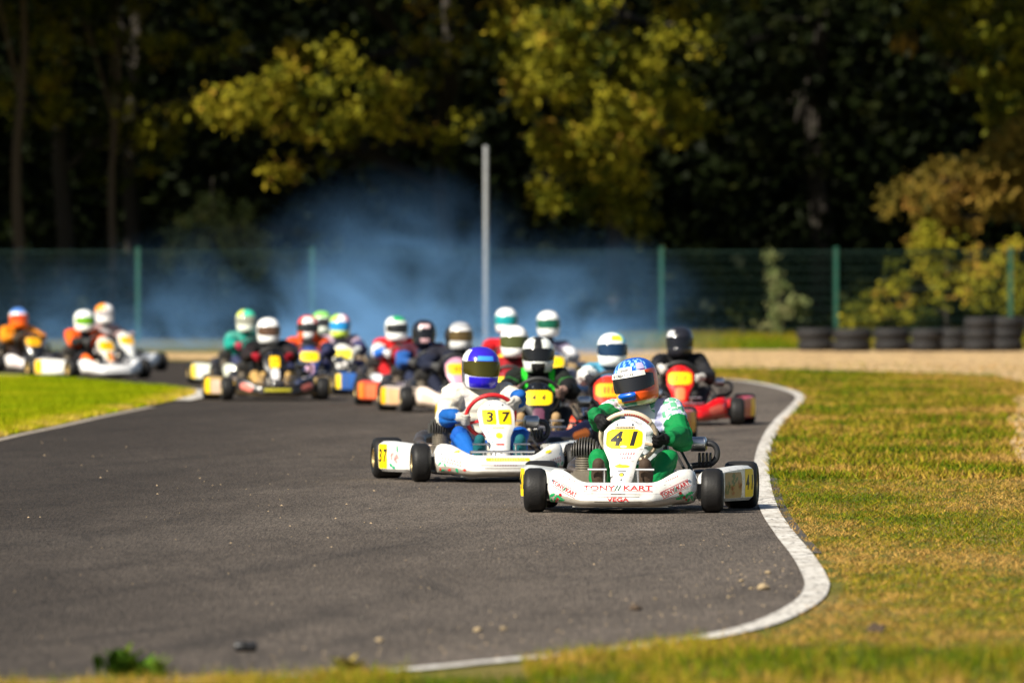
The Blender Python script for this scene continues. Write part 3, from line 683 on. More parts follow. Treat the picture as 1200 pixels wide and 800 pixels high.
def f_intake(mb):
    mb.lathe([(-.055, .001), (-.055, .03), (-.045, .044), (.04, .044), (.05, .03), (.05, .001)], (.365, .30, .385), axis='X', n=20, closed=False)
    mb.tube(smooth_line([(.40, .30, .39), (.45, .30, .385), (.475, .30, .35), (.47, .30, .30), (.43, .30, .265), (.36, .30, .26), (.30, .30, .25)], 4), .018, 10, mi=1)
    for k in range(4): mb.lathe([(-.006, .02), (-.006, .045), (.006, .045), (.006, .02)], (.37 + .022 * k, .31, .29), axis='X', n=18, mi=1)
    mb.tube([(.27, .12, .36), (.36, -.02, .22), (.41, -.14, .13)], .009, 7, mi=1); mb.tube([(.24, .14, .34), (.33, 0, .2), (.38, -.12, .11)], .009, 7, mi=1)
def f_exhaust(mb):
    mb.tube(smooth_line([(-.33, .2, .22), (-.39, .26, .23), (-.39, .4, .24), (-.36, .55, .27), (-.28, .66, .28)], 4), [.022] * 4 + [.03] * 4 + [.045] * 4 + [.05] * 4 + [.03], 12)
    mb.tube([(-.28, .66, .28), (-.1, .72, .28), (.06, .74, .28)], [.03, .035, .03], 12)
def f_pedal(s):
    def f(mb):
        mb.tube([(s * .085, -.685, .255), (s * .195, -.685, .255)], .007, 8); mb.tube([(s * .1, -.685, .255), (s * .1, -.67, .08)], .006, 6)
    return f
def f_tank(mb):
    secs = [[(x * w_, y, z) for x, z in ((-1, .08), (1, .08), (1, .2), (.6, .235), (-.6, .235), (-1, .2))] for y, w_ in ((-.42, .06), (-.41, .085), (-.2, .085), (-.19, .06))]
    mb.loft(secs)
WC, WT, WR = Vector((0, -.22, .435)), R(30), .165
WU, WN = Vector((0, -math.sin(WT), math.cos(WT))), Vector((0, math.cos(WT), math.sin(WT)))
def wheel_pt(phi, r=WR): return WC + r * (math.sin(phi) * Vector((1, 0, 0)) + math.cos(phi) * WU)
def f_swheel(mb):
    mb.tube([wheel_pt(2 * PI * k / 40, WR * (1 if not (15 < k < 25) else .93)) - WC for k in range(40)], .0145, 10, closed=True)
    for ph in (PI / 2, -PI / 2, PI): mb.tube([-WN * .03, (wheel_pt(ph, WR * .55) - WC) - WN * .02, wheel_pt(ph) - WC], .010, 6)
    mb.lathe([(-.012, .001), (-.012, .045), (.012, .045), (.012, .001)], (0, 0, 0), axis='Y', n=16, closed=False)
def f_column(mb): mb.tube([WC - WN * .03, WC - WN * .25, (0, -.56, .13)], .010, 8)
def f_tray(mb):
    mb.box((0, -.33, .040), (.56, .80, .006))
def f_bumper_low(mb):
    mb.tube([(-.24, -.70, .11), (.24, -.70, .11)], .009, 8)
    for s in (-1, 1): mb.tube([(s * .24, -.70, .11), (s * .24, -.6, .07)], .009, 8)
ME = dict(fbumplow=simple(f_bumper_low, 'front_bumper'), fairing=fairing_mesh(), nassau=nassau_mesh(), pod_l=pod_mesh(-1), pod_r=pod_mesh(1), frame=frame_mesh(),
          fbump=simple(f_front_bumper, 'front_bumper'), rbump=simple(f_rear_bumper, 'rear_bumper'), axle=simple(f_axle, 'rear_axle'), seat=simple(f_seat, 'seat', ang=60),
          engine=simple(f_engine, 'engine'), head=simple(f_head, 'cylinder_head', 2), intake=simple(f_intake, 'intake_silencer', 2), exhaust=simple(f_exhaust, 'exhaust_pipe'),
          pedal_l=simple(f_pedal(-1), 'pedal'), pedal_r=simple(f_pedal(1), 'pedal'), tank=simple(f_tank, 'fuel_tank'), swheel=simple(f_swheel, 'steering_wheel'), column=simple(f_column, 'steering_column'), tray=simple(f_tray, 'floor_tray'))
ME['wf'], ME['rimf'] = wheel_meshes(.13, .13)
ME['wr'], ME['rimr'] = wheel_meshes(.14, .20)
def bvh_of(me): return BVHTree.FromPolygons([v.co.copy() for v in me.vertices], [tuple(p.vertices) for p in me.polygons])
BV = {k: bvh_of(ME[k]) for k in ('fairing', 'nassau', 'pod_l', 'pod_r')}

# ------------------------------------------------------------------ decals and lettering laid on the bodywork
def text2d(s, size, shear=0., bold=.0, spacing=1.):
    cu = bpy.data.curves.new('lettering', 'FONT'); cu.body = s; cu.size = size; cu.align_x = 'CENTER'; cu.align_y = 'CENTER'
    cu.shear = shear; cu.offset = bold; cu.space_character = spacing; cu.resolution_u = 4
    o = bpy.data.objects.new('lettering', cu); COL.objects.link(o)
    bpy.context.view_layer.update()
    me = bpy.data.meshes.new_from_object(o.evaluated_get(bpy.context.evaluated_depsgraph_get()))
    bpy.data.objects.remove(o); bpy.data.curves.remove(cu)
    vs = [(v.co.x, v.co.y) for v in me.vertices]; fs = [tuple(p.vertices) for p in me.polygons]
    bpy.data.meshes.remove(me); return vs, fs
def rect2d(w_, h, cut=0., nx=8, ny=8, cx=0., cy=0.):
    vs, fs = [], []
    for j in range(ny + 1):
        v = -1 + 2 * j / ny
        ww = w_ / 2 - (max(0, (abs(v) - .7) / .3) * cut)
        for i in range(nx + 1): vs.append((cx + (-1 + 2 * i / nx) * ww, cy + v * h / 2))
    for j in range(ny):
        for i in range(nx):
            a = j * (nx + 1) + i; fs.append((a, a + 1, a + nx + 2, a + nx + 1))
    return vs, fs
def poly2d(pts): return list(pts), [tuple(range(len(pts)))]
def leaf2d(cx, cy, r, rot):
    pts = []
    for k in range(14):
        t = 2 * PI * k / 14; q = r * (1 if k % 2 == 0 else .62) * (1 + .5 * math.cos(t) ** 2)
        pts.append((cx + q * math.cos(t) * math.cos(rot) - q * .6 * math.sin(t) * math.sin(rot), cy + q * math.cos(t) * math.sin(rot) + q * .6 * math.sin(t) * math.cos(rot)))
    return poly2d(pts)
def disc2d(cx, cy, rx, ry): return poly2d([(cx + rx * math.cos(2 * PI * k / 14), cy + ry * math.sin(2 * PI * k / 14)) for k in range(14)])
def move2d(sh, dx=0, dy=0, rot=0., sx=1., sy=1.):
    c, s = math.cos(rot), math.sin(rot)
    return [(dx + (x * sx) * c - (y * sy) * s, dy + (x * sx) * s + (y * sy) * c) for x, y in sh[0]], sh[1]
def decal_obj(name, shapes, bv, parent, m, off=.0015, axis='Y', sd=1):
    """project flat shapes onto a body panel: along +Y (u = x, v = z) or from the side (u = y, v = z)"""
    bm = bmesh.new()
    for sv, sf in shapes:
        bv_ = [bm.verts.new((u, v, 0)) for u, v in sv]
        for f in sf:
            try: bm.faces.new([bv_[i] for i in f])
            except ValueError: pass
    if not len(bm.verts): bm.free(); return None
    us = [v.co.x for v in bm.verts]; ws = [v.co.y for v in bm.verts]; st = .008      # cut finely so that it follows the curve of the panel
    for lo, hi, nv in ((min(us), max(us), (1, 0, 0)), (min(ws), max(ws), (0, 1, 0))):
        q = math.ceil(lo / st) * st
        while q < hi:
            bmesh.ops.bisect_plane(bm, geom=bm.verts[:] + bm.edges[:] + bm.faces[:], plane_co=(q * nv[0], q * nv[1], 0), plane_no=nv, dist=1e-7); q += st
    bm.verts.index_update(); vs, gone = [], set()
    for i, v in enumerate(bm.verts):
        u, w_ = v.co.x, v.co.y
        if axis == 'Y': o, d = Vector((u, -3, w_)), Vector((0, 1, 0))
        else: o, d = Vector((sd * 3, u, w_)), Vector((-sd, 0, 0))
        hit, nn, _, _ = BV[bv].ray_cast(o, d)
        if hit is None: gone.add(i); vs.append((0, 0, 0)); continue
        if nn.dot(d) > 0: nn = -nn
        vs.append(tuple(hit + (nn - d).normalized() * (off * .55 + .0002)))
    fs = [tuple(v.index for v in f.verts) for f in bm.faces if not any(v.index in gone for v in f.verts)]
    bm.free()
    if gone:
        used = sorted({i for f in fs for i in f}); m_ = {o_: n_ for n_, o_ in enumerate(used)}; vs = [vs[i] for i in used]; fs = [tuple(m_[i] for i in f) for f in fs]
    if not vs: return None
    me = bpy.data.meshes.new(name); me.from_pydata(vs, [], fs); me.materials.append(None)
    return link(name, me, parent, [m])
def leaves(name, shapes, bv, parent, m, **kw):
    for sh in shapes: decal_obj(name, [sh], bv, parent, m, **kw)
def scribble(cx, cy, w_, h, n):
    """worn small lettering that can no longer be read: a row of little strokes"""
    out = []; x = cx - w_ / 2
    for k in range(n):
        q = w_ / n; out.append(move2d(poly2d([(-q * .32, -h / 2), (q * .1, -h / 2), (q * .34, h * random.uniform(.1, .5)), (-q * .1, h / 2)]), x + q / 2, cy)); x += q
    return out

RED, GREEN, BLK, YEL = (.55, .015, .02), (.0, .25, .06), (.012, .012, .012), (.90, .62, .0)
WHITE = (.78, .77, .74)
# ------------------------------------------------------------------ driver body: one continuous mesh
REG = ['torso', 'shoulders', 'upper', 'fore', 'glove', 'thigh', 'shin', 'shoe', 'collar', 'strap', 'band']
BODY_CACHE = {}
def capsule(mb, a, b, ra, rb, n=12):
    a, b = Vector(a), Vector(b); t = (b - a).normalized(); pts = []; rs = []
    for k in range(4): th = PI / 2 * (1 - k / 3.0); pts.append(a - t * ra * math.sin(th)); rs.append(max(.001, ra * math.cos(th)))
    for k in range(4): th = PI / 2 * k / 3.0; pts.append(b + t * rb * math.sin(th)); rs.append(max(.001, rb * math.cos(th)))
    mb.tube(pts, rs, n)
def ellipsoid(mb, c, r, n=16):
    prof = [(-math.cos(PI * k / 10), max(.002, math.sin(PI * k / 10))) for k in range(11)]
    b = MB(); b.lathe(prof, axis='Z', n=n, closed=False)
    b.f.append(tuple(range(n))); b.f.append(tuple(10 * n + j for j in range(n))[::-1]); b.m += [0, 0]
    mb.add([(c[0] + v[0] * r[0], c[1] + v[1] * r[1], c[2] + v[2] * r[2]) for v in b.v], b.f)
def body_mesh(steer, voxel, lean=0.):
    key = (round(steer), voxel, lean)
    if key in BODY_CACHE: return BODY_CACHE[key]
    mb = MB(); segs = []; ARMS = []       # (a, b, r, region)
    def cap(a, b, ra, rb, reg): capsule(mb, a, b, ra, rb); segs.append((Vector(a), Vector(b), (ra + rb) / 2, REG.index(reg)))
    def ell(c, r, reg): ellipsoid(mb, c, r); segs.append((Vector(c) - Vector((0, 0, .01)), Vector(c) + Vector((0, 0, .01)), sum(r) / 3, REG.index(reg)))
    ell((0, .28, .18), (.175, .15, .12), 'thigh')
    ell((0, .30, .33), (.16, .12, .17), 'torso')
    ell((lean * .6, .28, .47), (.19, .13, .16), 'torso')
    cap((-.165 + lean, .28, .57), (.165 + lean, .28, .57), .086, .086, 'shoulders')
    cap((lean, .28, .6), (lean * 1.2, .25, .70), .068, .058, 'collar'); ell((lean * 1.3, .24, .76), (.08, .095, .10), 'collar')
    for s in (-1, 1):
        ph = s * R(76) + R(steer); P = wheel_pt(ph); T = (math.cos(ph) * Vector((1, 0, 0)) - math.sin(ph) * WU); Ro = (P - WC).normalized(); N = WN
        palm = P + Ro * .030 + N * .018
        wrist = palm + Ro * .045 + N * .045 + Vector((0, 0, -.012))
        sh = Vector((s * .175 + lean, .28, .575))
        d = wrist - sh; L1, L2 = .275, .235; D = min(d.length, L1 + L2 - .01)
        a = (L1 * L1 - L2 * L2 + D * D) / (2 * D); hgt = math.sqrt(max(.0004, L1 * L1 - a * a))
        u = d.normalized(); pole = Vector((s * (.35 if (lean > 0.025 and s < 0) else .62), .2, -.85)); pole = (pole - u * pole.dot(u)).normalized()
        el = sh + u * a + pole * hgt; ARMS.append((el, sh))
        segs.append((sh, sh + (el - sh) * .16, .106, REG.index('shoulders'))); cap(sh, el, .084, .068, 'upper'); cap(el, wrist, .067, .046, 'fore')
        cap(wrist + (el - wrist).normalized() * .05, palm + Ro * .012, .047, .034, 'glove')
        ellipsoid(mb, palm, (.034, .034, .036))
        segs.append((palm, palm + N * .001, .036, REG.index('glove')))
        for j, (o, ln) in enumerate(((-.036, .92), (-.012, 1.05), (.012, 1.), (.036, .82))):
            o_ = o * s
            q = [palm + T * o_ * .8 - N * .004, P + T * o_ + Ro * (.030 * ln) - N * .012, P + T * o_ + Ro * .010 - N * .029 * ln, P + T * o_ - Ro * .016 * ln - N * .022, P + T * o_ - Ro * .023 * ln - N * .006]
            for k in range(4):
                capsule(mb, q[k], q[k + 1], .0108 - .0006 * k, .0102 - .0006 * k, 8); segs.append((q[k], q[k + 1], .0105, REG.index('glove')))
        tb = [palm + N * .018 - Ro * .004, P + N * .028 - T * s * .03 + Ro * .004, P + N * .022 - T * s * .058 - Ro * .008]
        for k in range(2): capsule(mb, tb[k], tb[k + 1], .013 - .001 * k, .012 - .001 * k, 8); segs.append((tb[k], tb[k + 1], .012, REG.index('glove')))
        hip, kn, an = (s * .10, .20, .17), (s * .205 + (.02 if steer > 0 else 0), -.17, .305), (s * .145, -.555, .115)
        cap(hip, kn, .090, .064, 'thigh'); cap(kn, an, .060, .042, 'shin')
        cap((s * .137, -.575, .095), (s * .137, -.635, .285), .042, .038, 'shoe')
        ellipsoid(mb, (s * .137, -.612, .22), (.047, .036, .085)); ellipsoid(mb, (s * .137, -.59, .115), (.042, .042, .055))
    me = mb.mesh('person', 1)
    o = bpy.data.objects.new('tmp', me); COL.objects.link(o)
    md = o.modifiers.new('r', 'REMESH'); md.mode = 'VOXEL'; md.voxel_size = voxel; md.adaptivity = 0
    sm = o.modifiers.new('s', 'SMOOTH'); sm.factor = .5; sm.iterations = 3
    bpy.context.view_layer.update()
    out = bpy.data.meshes.new_from_object(o.evaluated_get(bpy.context.evaluated_depsgraph_get()))
    bpy.data.objects.remove(o); bpy.data.meshes.remove(me)
    n = len(out.vertices); co = np.zeros(n * 3, np.float32); out.vertices.foreach_get('co', co); co = co.reshape(-1, 3)
    no = np.zeros(n * 3, np.float32); out.vertices.foreach_get('normal', no); no = no.reshape(-1, 3)
    best = np.full(n, 9.); reg = np.zeros(n, np.int32)
    for a, b, r, g in segs:
        a_, b_ = np.array(a), np.array(b); ab = b_ - a_; t = np.clip(((co - a_) @ ab) / max(1e-9, ab @ ab), 0, 1)
        dd = np.linalg.norm(co - (a_ + t[:, None] * ab), axis=1) - r; k = dd < best; best[k] = dd[k]; reg[k] = g
    amp = np.array([.014, .012, .017, .018, .002, .012, .013, .001, .003, .003, .010])[reg]
    ds = np.array([abs(noise.noise((c[0] * 5, c[1] * 5 + c[2] * 5, c[2] * 15 - c[1] * 4))) * 1.5 + abs(noise.noise((c[0] * 10 + 5, c[1] * 10, c[2] * 26))) * .35 - .38 for c in co.tolist()])
    co = co + no * (amp * ds)[:, None]
    out.vertices.foreach_set('co', co.astype(np.float32).ravel())
    while len(out.materials) < len(REG): out.materials.append(None)
    out.materials.clear()
    for _ in REG: out.materials.append(None)
    fr = np.zeros(len(out.polygons), np.int32)
    for i, p_ in enumerate(out.polygons): fr[i] = reg[p_.vertices[0]]
    cen = np.zeros(len(out.polygons) * 3, np.float32); out.polygons.foreach_get('center', cen); cen = cen.reshape(-1, 3)
    body = (fr == REG.index('torso')) | (fr == REG.index('shoulders'))
    fr[body & (np.abs(np.abs(cen[:, 0] - lean) - .105) < .022) & (cen[:, 1] < .33) & (cen[:, 2] > .40)] = REG.index('strap')
    for el_, sh_ in ARMS:
        ax = np.array(el_ - sh_); tt = ((cen - np.array(sh_)) @ ax) / (ax @ ax)
        fr[(fr == REG.index('upper')) & (tt > .52) & (tt < .64) & (np.linalg.norm(cen - (np.array(sh_) + tt[:, None] * ax), axis=1) < .13)] = REG.index('band')
    out.polygons.foreach_set('material_index', fr); out.shade_smooth(); out.update()
    BODY_CACHE[key] = out; return out

# ------------------------------------------------------------------ helmets
HZ = [(-.138, .088, .115, .098), (-.130, .104, .142, .112), (-.10, .116, .163, .126), (-.06, .121, .167, .138), (-.01, .125, .160, .148), (.04, .1255, .152, .152), (.08, .116, .134, .142), (.11, .096, .108, .118), (.13, .070, .078, .086), (.142, .038, .042, .048), (.145, .004, .004, .005)]
_hz = np.array(HZ)
def hprof(z): return [float(np.interp(z, _hz[:, 0], _hz[:, k])) for k in (1, 2, 3)]
def hpoint(th, z, off=0.):
    """th = 0 looks forward (-Y), grows to the image right"""
    a, f, b = hprof(z); c, s = math.cos(th), math.sin(th)
    yy = f if c > 0 else b; e = 2 / 2.25
    x = (a + off) * math.copysign(abs(s) ** e, s); y = -(yy + off) * math.copysign(abs(c) ** e, c)
    return Vector((x, y, z))
HZS = [-.138, -.134, -.128, -.118, -.108, -.098, -.088, -.078, -.068, -.058, -.048, -.038, -.028, -.018, -.008, .002, .012, .022, .032, .042, .052, .062, .072, .082, .092, .102, .111, .119, .126, .132, .137, .141, .1435, .145]
def helmet(colfn, parent, loc, yaw, pitch, roll, visor_col, visor_rough=.08, vis_metal=0.):
    n = 64; V = []; C = []
    for z in HZS:
        for j in range(n):
            th = 2 * PI * j / n; rec = 0
            aw = abs((th + PI) % (2 * PI) - PI)
            if -.050 < z < .046 and aw < 1.42: rec = -.004
            if z < -.055 and aw < .45: rec = .004 * math.cos(aw / .45 * PI / 2)
            V.append(hpoint(th, z, rec)); C.append(colfn((th + PI) % (2 * PI) - PI, z))
    Q = []
    for i in range(len(HZS) - 1):
        for j in range(n): Q.append((i*n+j, i*n+(j+1)%n, (i+1)*n+(j+1)%n, (i+1)*n+j))
    me = quads('helmet', [tuple(v) for v in V], Q, np.array(C, np.float32)[:, :3], [HELM]); me.shade_smooth()
    h = link('helmet', me, parent, loc=loc); h.rotation_euler = (pitch, roll, yaw)
    mb = MB(); m = 28; zs = [-.054, -.045, -.03, -.015, 0, .015, .03, .042, .05]
    for off in (.0035,):
        vs = []; fs = []
        for z in zs:
            for j in range(m + 1):
                th = -1.45 + 2.9 * j / m; zz = z * (1 - .35 * (abs(th) / 1.45) ** 3) + .004
                vs.append(hpoint(th, zz, off))
        for i in range(len(zs) - 1):
            for j in range(m): fs.append((i*(m+1)+j, i*(m+1)+j+1, (i+1)*(m+1)+j+1, (i+1)*(m+1)+j))
        k0 = len(vs); vs2 = [v * .985 for v in vs]; mb.add(vs, fs); mb.add(vs2, [f[::-1] for f in fs])
        W_ = m + 1; top = (len(zs) - 1) * W_
        rim = [j for j in range(W_)] + [i * W_ + m for i in range(1, len(zs))] + [top + j for j in range(m - 1, -1, -1)] + [i * W_ for i in range(len(zs) - 2, 0, -1)]
        for a, b in zip(rim, rim[1:] + rim[:1]): mb.f.append((a, b, k0 + b, k0 + a)); mb.m.append(0)
    vm = mat('visor', visor_col, visor_rough, metal=vis_metal, coat=.0, spec=.35)
    link('visor', mb.mesh('visor', ang=60), h, [vm])
    return h
def helmet_band(h, th0, th1, z0, z1, m, off=.006, name='visor_strip', tilt=0.):
    vs, fs = [], []; n = 20
    for k in range(n + 1):
        th = th0 + (th1 - th0) * k / n
        for z in (z0, (z0 + z1) / 2, z1): vs.append(hpoint(th, z + tilt * th, off))
    for k in range(n):
        for q in range(2): fs.append((k*3+q, k*3+3+q, k*3+4+q, k*3+1+q))
    me = bpy.data.meshes.new(name); me.from_pydata(vs, [], fs); me.materials.append(None); me.shade_smooth()
    return link(name, me, h, [m])
def helmet_text(h, s, th, z, size, m, off=.0095, name='lettering'):
    v2, f2 = text2d(s, size, bold=size * .02)
    vs = [hpoint(th + x / .15, z + y, off) for x, y in v2]
    me = bpy.data.meshes.new(name); me.from_pydata(vs, [], f2); me.materials.append(None)
    return link(name, me, h, [m])

# ------------------------------------------------------------------ build one kart and its driver
GK, GD = 'racing karts on the track', 'kart drivers in helmets'
def digits(parent, bv, s, cz, size, shear=0., cx=0., gap=.09, bold=.02, m=None, sx=1.):
    for k, ch in enumerate(s):
        decal_obj('digit', [move2d(text2d(ch, size, shear, bold * size), cx + (k - (len(s) - 1) / 2) * gap, cz, sx=sx)], bv, parent, m or decal(BLK), off=.0035)
def make_kart(spec):
    yaw = R(spec['yaw']); s = spec['s']; px = spec['px']; ly = spec.get('ly', -.52)
    # (px, s) describe the point of the kart at local y = ly
    Yw = F_PX / s; Xw = (px - 600) / s
    ox, oy = Xw + math.sin(yaw) * ly, Yw - math.cos(yaw) * ly
    root = empty('racing_kart', (ox, oy, .004), yaw); tag(root, spec['label'], 'kart', GK)
    fc = spec['fairing']; nc = spec.get('nassau', fc); pc = spec.get('pod', fc)
    dirt = spec.get('dirt', .3); num_hoop = spec.get('num') != '41'
    fp, npn, pp = paint(fc, dirt), paint(nc, dirt * .8), paint(pc, dirt)
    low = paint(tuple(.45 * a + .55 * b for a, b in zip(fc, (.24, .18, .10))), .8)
    tube = mat('frame_tube', spec.get('tube', (.05, .05, .055)), .35, metal=.4, dirt=.3) if 'tube' in spec else TUBE
    lk = lambda nm, key, mats, loc=None: link(nm, ME[key], root, mats, loc)
    lk('chassis_frame', 'frame', [tube]); lk('floor_tray', 'tray', [ALU])
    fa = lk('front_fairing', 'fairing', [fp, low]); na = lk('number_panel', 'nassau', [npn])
    pods = [(lk('side_pod', 'pod_l', [pp]), 'pod_l', -1), (lk('side_pod', 'pod_r', [pp]), 'pod_r', 1)]
    lk('front_bumper', 'fbump' if num_hoop else 'fbumplow', [STEEL]); lk('rear_bumper', 'rbump', [tube]); lk('rear_axle', 'axle', [STEEL]); lk('seat', 'seat', [mat('seat_shell', spec.get('seat', (.03, .03, .03)), .35)])
    en = lk('engine', 'engine', [FIN2]); link('cylinder_head', ME['head'], en, [FIN, BLACKP]); en.location = (-.02, -.10, .0)
    lk('intake_silencer', 'intake', [STEEL, BLACKP]); lk('exhaust_pipe', 'exhaust', [mat('exhaust_steel', (.18, .15, .13), .4, metal=.8, dirt=.5)])
    lk('pedal', 'pedal_l', [STEEL]); lk('pedal', 'pedal_r', [STEEL]); lk('fuel_tank', 'tank', [mat('tank_plastic', (.6, .55, .45), .4)])
    lk('steering_column', 'column', [STEEL])
    sw = lk('steering_wheel', 'swheel', [mat('wheel_grip', spec.get('wheelcol', (.02, .02, .02)), .55, dirt=.3, bump=.2)], WC)
    st = R(spec.get('steer', 0))
    sw.rotation_mode = 'QUATERNION'
    from mathutils import Quaternion
    sw.rotation_quaternion = Quaternion(WN, -st) if (Quaternion(WN, -st) @ WU).x * math.sin(st) >= 0 else Quaternion(WN, st)
    rim = GOLD if spec.get('gold', True) else STEEL
    for sx in (-1, 1):
        f = lk('wheel', 'wf', [RUBBER], (sx * .522, -.52, .13)); f.rotation_euler = (random.uniform(0, 6), 0, st * .18); f.rotation_mode = 'ZYX' if False else 'XYZ'
        link('rim', ME['rimf'], f, [rim])
        b = lk('wheel', 'wr', [RUBBER], (sx * .60, .52, .14)); b.rotation_euler = (random.uniform(0, 6), 0, 0)
        link('rim', ME['rimr'], b, [rim])
    yel = decal(spec.get('plate', YEL)); ink = decal(BLK)
    num = spec.get('num')
    if spec.get('split'):
        for sx in (-1, 1): decal_obj('number_plate', [move2d(rect2d(.092, .098, .004), sx * .053, .432)], 'nassau', na, yel, off=.0018)
    elif spec.get('plain'):
        decal_obj('number_plate', [move2d(rect2d(.11, .125, .01), 0, .42)], 'nassau', na, yel, off=.0018)
    else:
        decal_obj('number_plate', [move2d(rect2d(.214, .112, .035), 0, .43)], 'nassau', na, yel, off=.0018)
    if num:
        if num == '41': digits(na, 'nassau', num, .428, .105, shear=.18, gap=.098, bold=.055, sx=1.15)
        elif num == '37': digits(na, 'nassau', num, .430, .088, shear=.12, gap=.106, bold=.025, sx=1.2)
        else: digits(na, 'nassau', num, .428, .072, shear=.15, gap=.075, bold=.015)
    else:
        decal_obj('faded_number', [move2d(rect2d(.012, .05), x, .43) for x in ((-.03, .0, .034) if not spec.get('plain') else (-.022, .02))], 'nassau', na, ink, off=.0035)
    # pod number plates at the rear end, artwork ahead of them
    for po, key, sd in pods:
        decal_obj('number_plate', [move2d(rect2d(.13, .165, .006), .185, .158)], key, po, yel, off=.0018, axis='X', sd=sd)
        ppl = spec.get('podart')
        if ppl: decal_obj('pod_decal', [move2d(rect2d(.26, .15, .01), -.06, .15)], key, po, decal(ppl), off=.0018, axis='X', sd=sd)
        if num in ('41', '37'):
            for ch, dx in zip(num, (-.033, .033)):
                t = move2d(text2d(ch, .12, .1, .003), .185 * sd + dx, .158, sx=.8)
                decal_obj('digit', [([(x * sd, y) for x, y in t[0]], t[1])], key, po, ink, off=.0035, axis='X', sd=sd)
    for bx, bz in ((-.045, .512), (.045, .512), (0, .195)): decal_obj('bolt', [disc2d(bx, bz, .006, .006)], 'nassau', na, STEEL, off=.003)
    for bx in (-.40, .40): decal_obj('bolt', [disc2d(bx, .19, .007, .007)], 'fairing', fa, STEEL, off=.003)
    if spec.get('stripe'):
        decal_obj('fairing_stripe', [move2d(rect2d(.30, .03, .004, 10, 2), 0, .12)], 'fairing', fa, decal(spec['stripe']), off=.0018)
    if spec.get('side'):
        for sx in (-1, 1): decal_obj('fairing_patch', [move2d(rect2d(.13, .07, .02, 6, 4), sx * .33, .15, sx * R(20))], 'fairing', fa, decal(spec['side']), off=.0018)
    if spec.get('blaze'):
        decal_obj('panel_blaze', [move2d(rect2d(.09, .12, .02), 0, .29)], 'nassau', na, decal(spec['blaze']), off=.0018)
    spec.get('extra', lambda *a: None)(root, fa, na, pods, sw)
    # ---- driver
    c = spec['suit']; base = c['torso']
    me = body_mesh(spec.get('steer', 0), spec.get('voxel', .012), spec.get('lean', 0.))
    defaults = dict(torso=base, shoulders=base, upper=base, fore=c.get('upper', base), glove=(.03, .03, .03), thigh=base, shin=c.get('thigh', base), shoe=(.03, .03, .03), collar=(.03, .03, .03))
    defaults.update(c); defaults.setdefault('strap', defaults['shoulders']); defaults.setdefault('band', defaults['upper'])
    ms = [x if isinstance(x, bpy.types.Material) else cloth(x) for x in (defaults[r] for r in REG)]
    d = link('person', me, None, ms, root.location); d.rotation_euler = (0, 0, yaw)
    tag(d, spec['dlabel'], 'person', GD)
    hd = spec.get('head', (0, 0, 0)); ln = spec.get('lean', 0.)
    h = helmet(spec['helmet'], d, (ln * 1.4 + spec.get('hx', 0), .235, .755 + spec.get('hz', 0)), R(hd[0]), R(hd[1]), R(hd[2]), spec.get('visor', (.01, .01, .012)), spec.get('vrough', .08), spec.get('vmetal', 0.))
    if spec.get('hextra'): spec['hextra'](h)
    return root, d

def solid(c): return lambda th, z: c
def H_white(th, z): return (.80, .80, .78)
def H41(th, z):
    if z > .062:
        k = (int((th + 9) * 7) + int(z * 70)) % 3
        if abs(th) < 1.2 and k == 0 and z < .135: return (.30, .62, .85)
        return (.01, .09, .50)
    if z > .045 and abs(th) < .55: return (.55, .75, .85)
    if z < -.112: return (.72, .60, .30) if abs(th) > .35 else (.05, .25, .15)
    if abs(th) < .33 and -.105 < z < -.05: return (.01, .12, .60)
    if th < -.2: return (.85, .45, .03) if z < .03 else (.8, .25, .03)
    return (.80, .09, .01)
def H37(th, z):
    a = abs(th)
    if z > .05:
        if a < 1.12 or z > .125: return (.03, .015, .42) if not (.06 < z < .085 and a < .42) else (.05, .28, .85)
        if a < 1.36: return (.8, .8, .8)
        return (.75, .75, .75) if th > 0 else (.82, .8, .78)
    if z < -.05 and a < 1.02: return (.02, .01, .45)
    if a < 1.3: return (.75, .75, .76)
    return (.80, .25, .02) if (th > 0 and z < .0) else (.10, .09, .12)
def H44(th, z):
    a = abs(th)
    if z > .045 and a < .20 * (1 if z < .12 else 3): return (.012, .012, .012)
    if z < -.06 and a < .42: return (.012, .012, .012)
    if z < -.06 and a > 1.3 and z > -.09: return (.02, .02, .02)
    return (.72, .74, .70)
def H4(th, z):
    if z > .075 and -.1 < th < .75 and z < .125: return (.72, .80, .03)
    if z > .06 and th > .6: return (.20, .60, .78)
    return (.74, .80, .80)
def H21(th, z):
    if z > .05 and -1.2 < th < -.35 and z < .11: return (.6, .6, .6)  # pale patch paints a highlight onto the black shell
    return (.015, .015, .02)
def H_teal(th, z): return (.80, .81, .80) if not (.046 < z < .056 and abs(th) < 1.2) else (.05, .35, .35)
def H9(th, z):
    if z > .10: return (.50, .51, .53) if (int((th + 9) * 9) + int(z * 120)) % 2 else (.22, .23, .25)
    if .085 < z <= .10: return (.2, .2, .22)
    return (.62, .62, .62)
def H10(th, z):
    if abs(th + .1) < .45 and .055 < z < .10: return (.70, .50, .52)
    if abs(th + .1) < .3 and -.09 < z < -.055: return (.5, .3, .32)
    return (.012, .013, .02)
def H11(th, z): return (.02, .35, .12) if (z > .085 and th > -.7) or z > .13 else (.78, .80, .77)
def H12(th, z):
    if z > .06: return (.42, .72, .08) if th < -.2 else ((.78, .78, .8) if th < .5 else (.70, .22, .30))
    if z < -.05: return (.55, .72, .08) if abs(th) < .9 else (.75, .75, .4)
    return (.75, .74, .65) if th < 0 else (.62, .25, .30)
def H13(th, z): return (.22, .55, .12) if z > .07 else (.76, .80, .72)
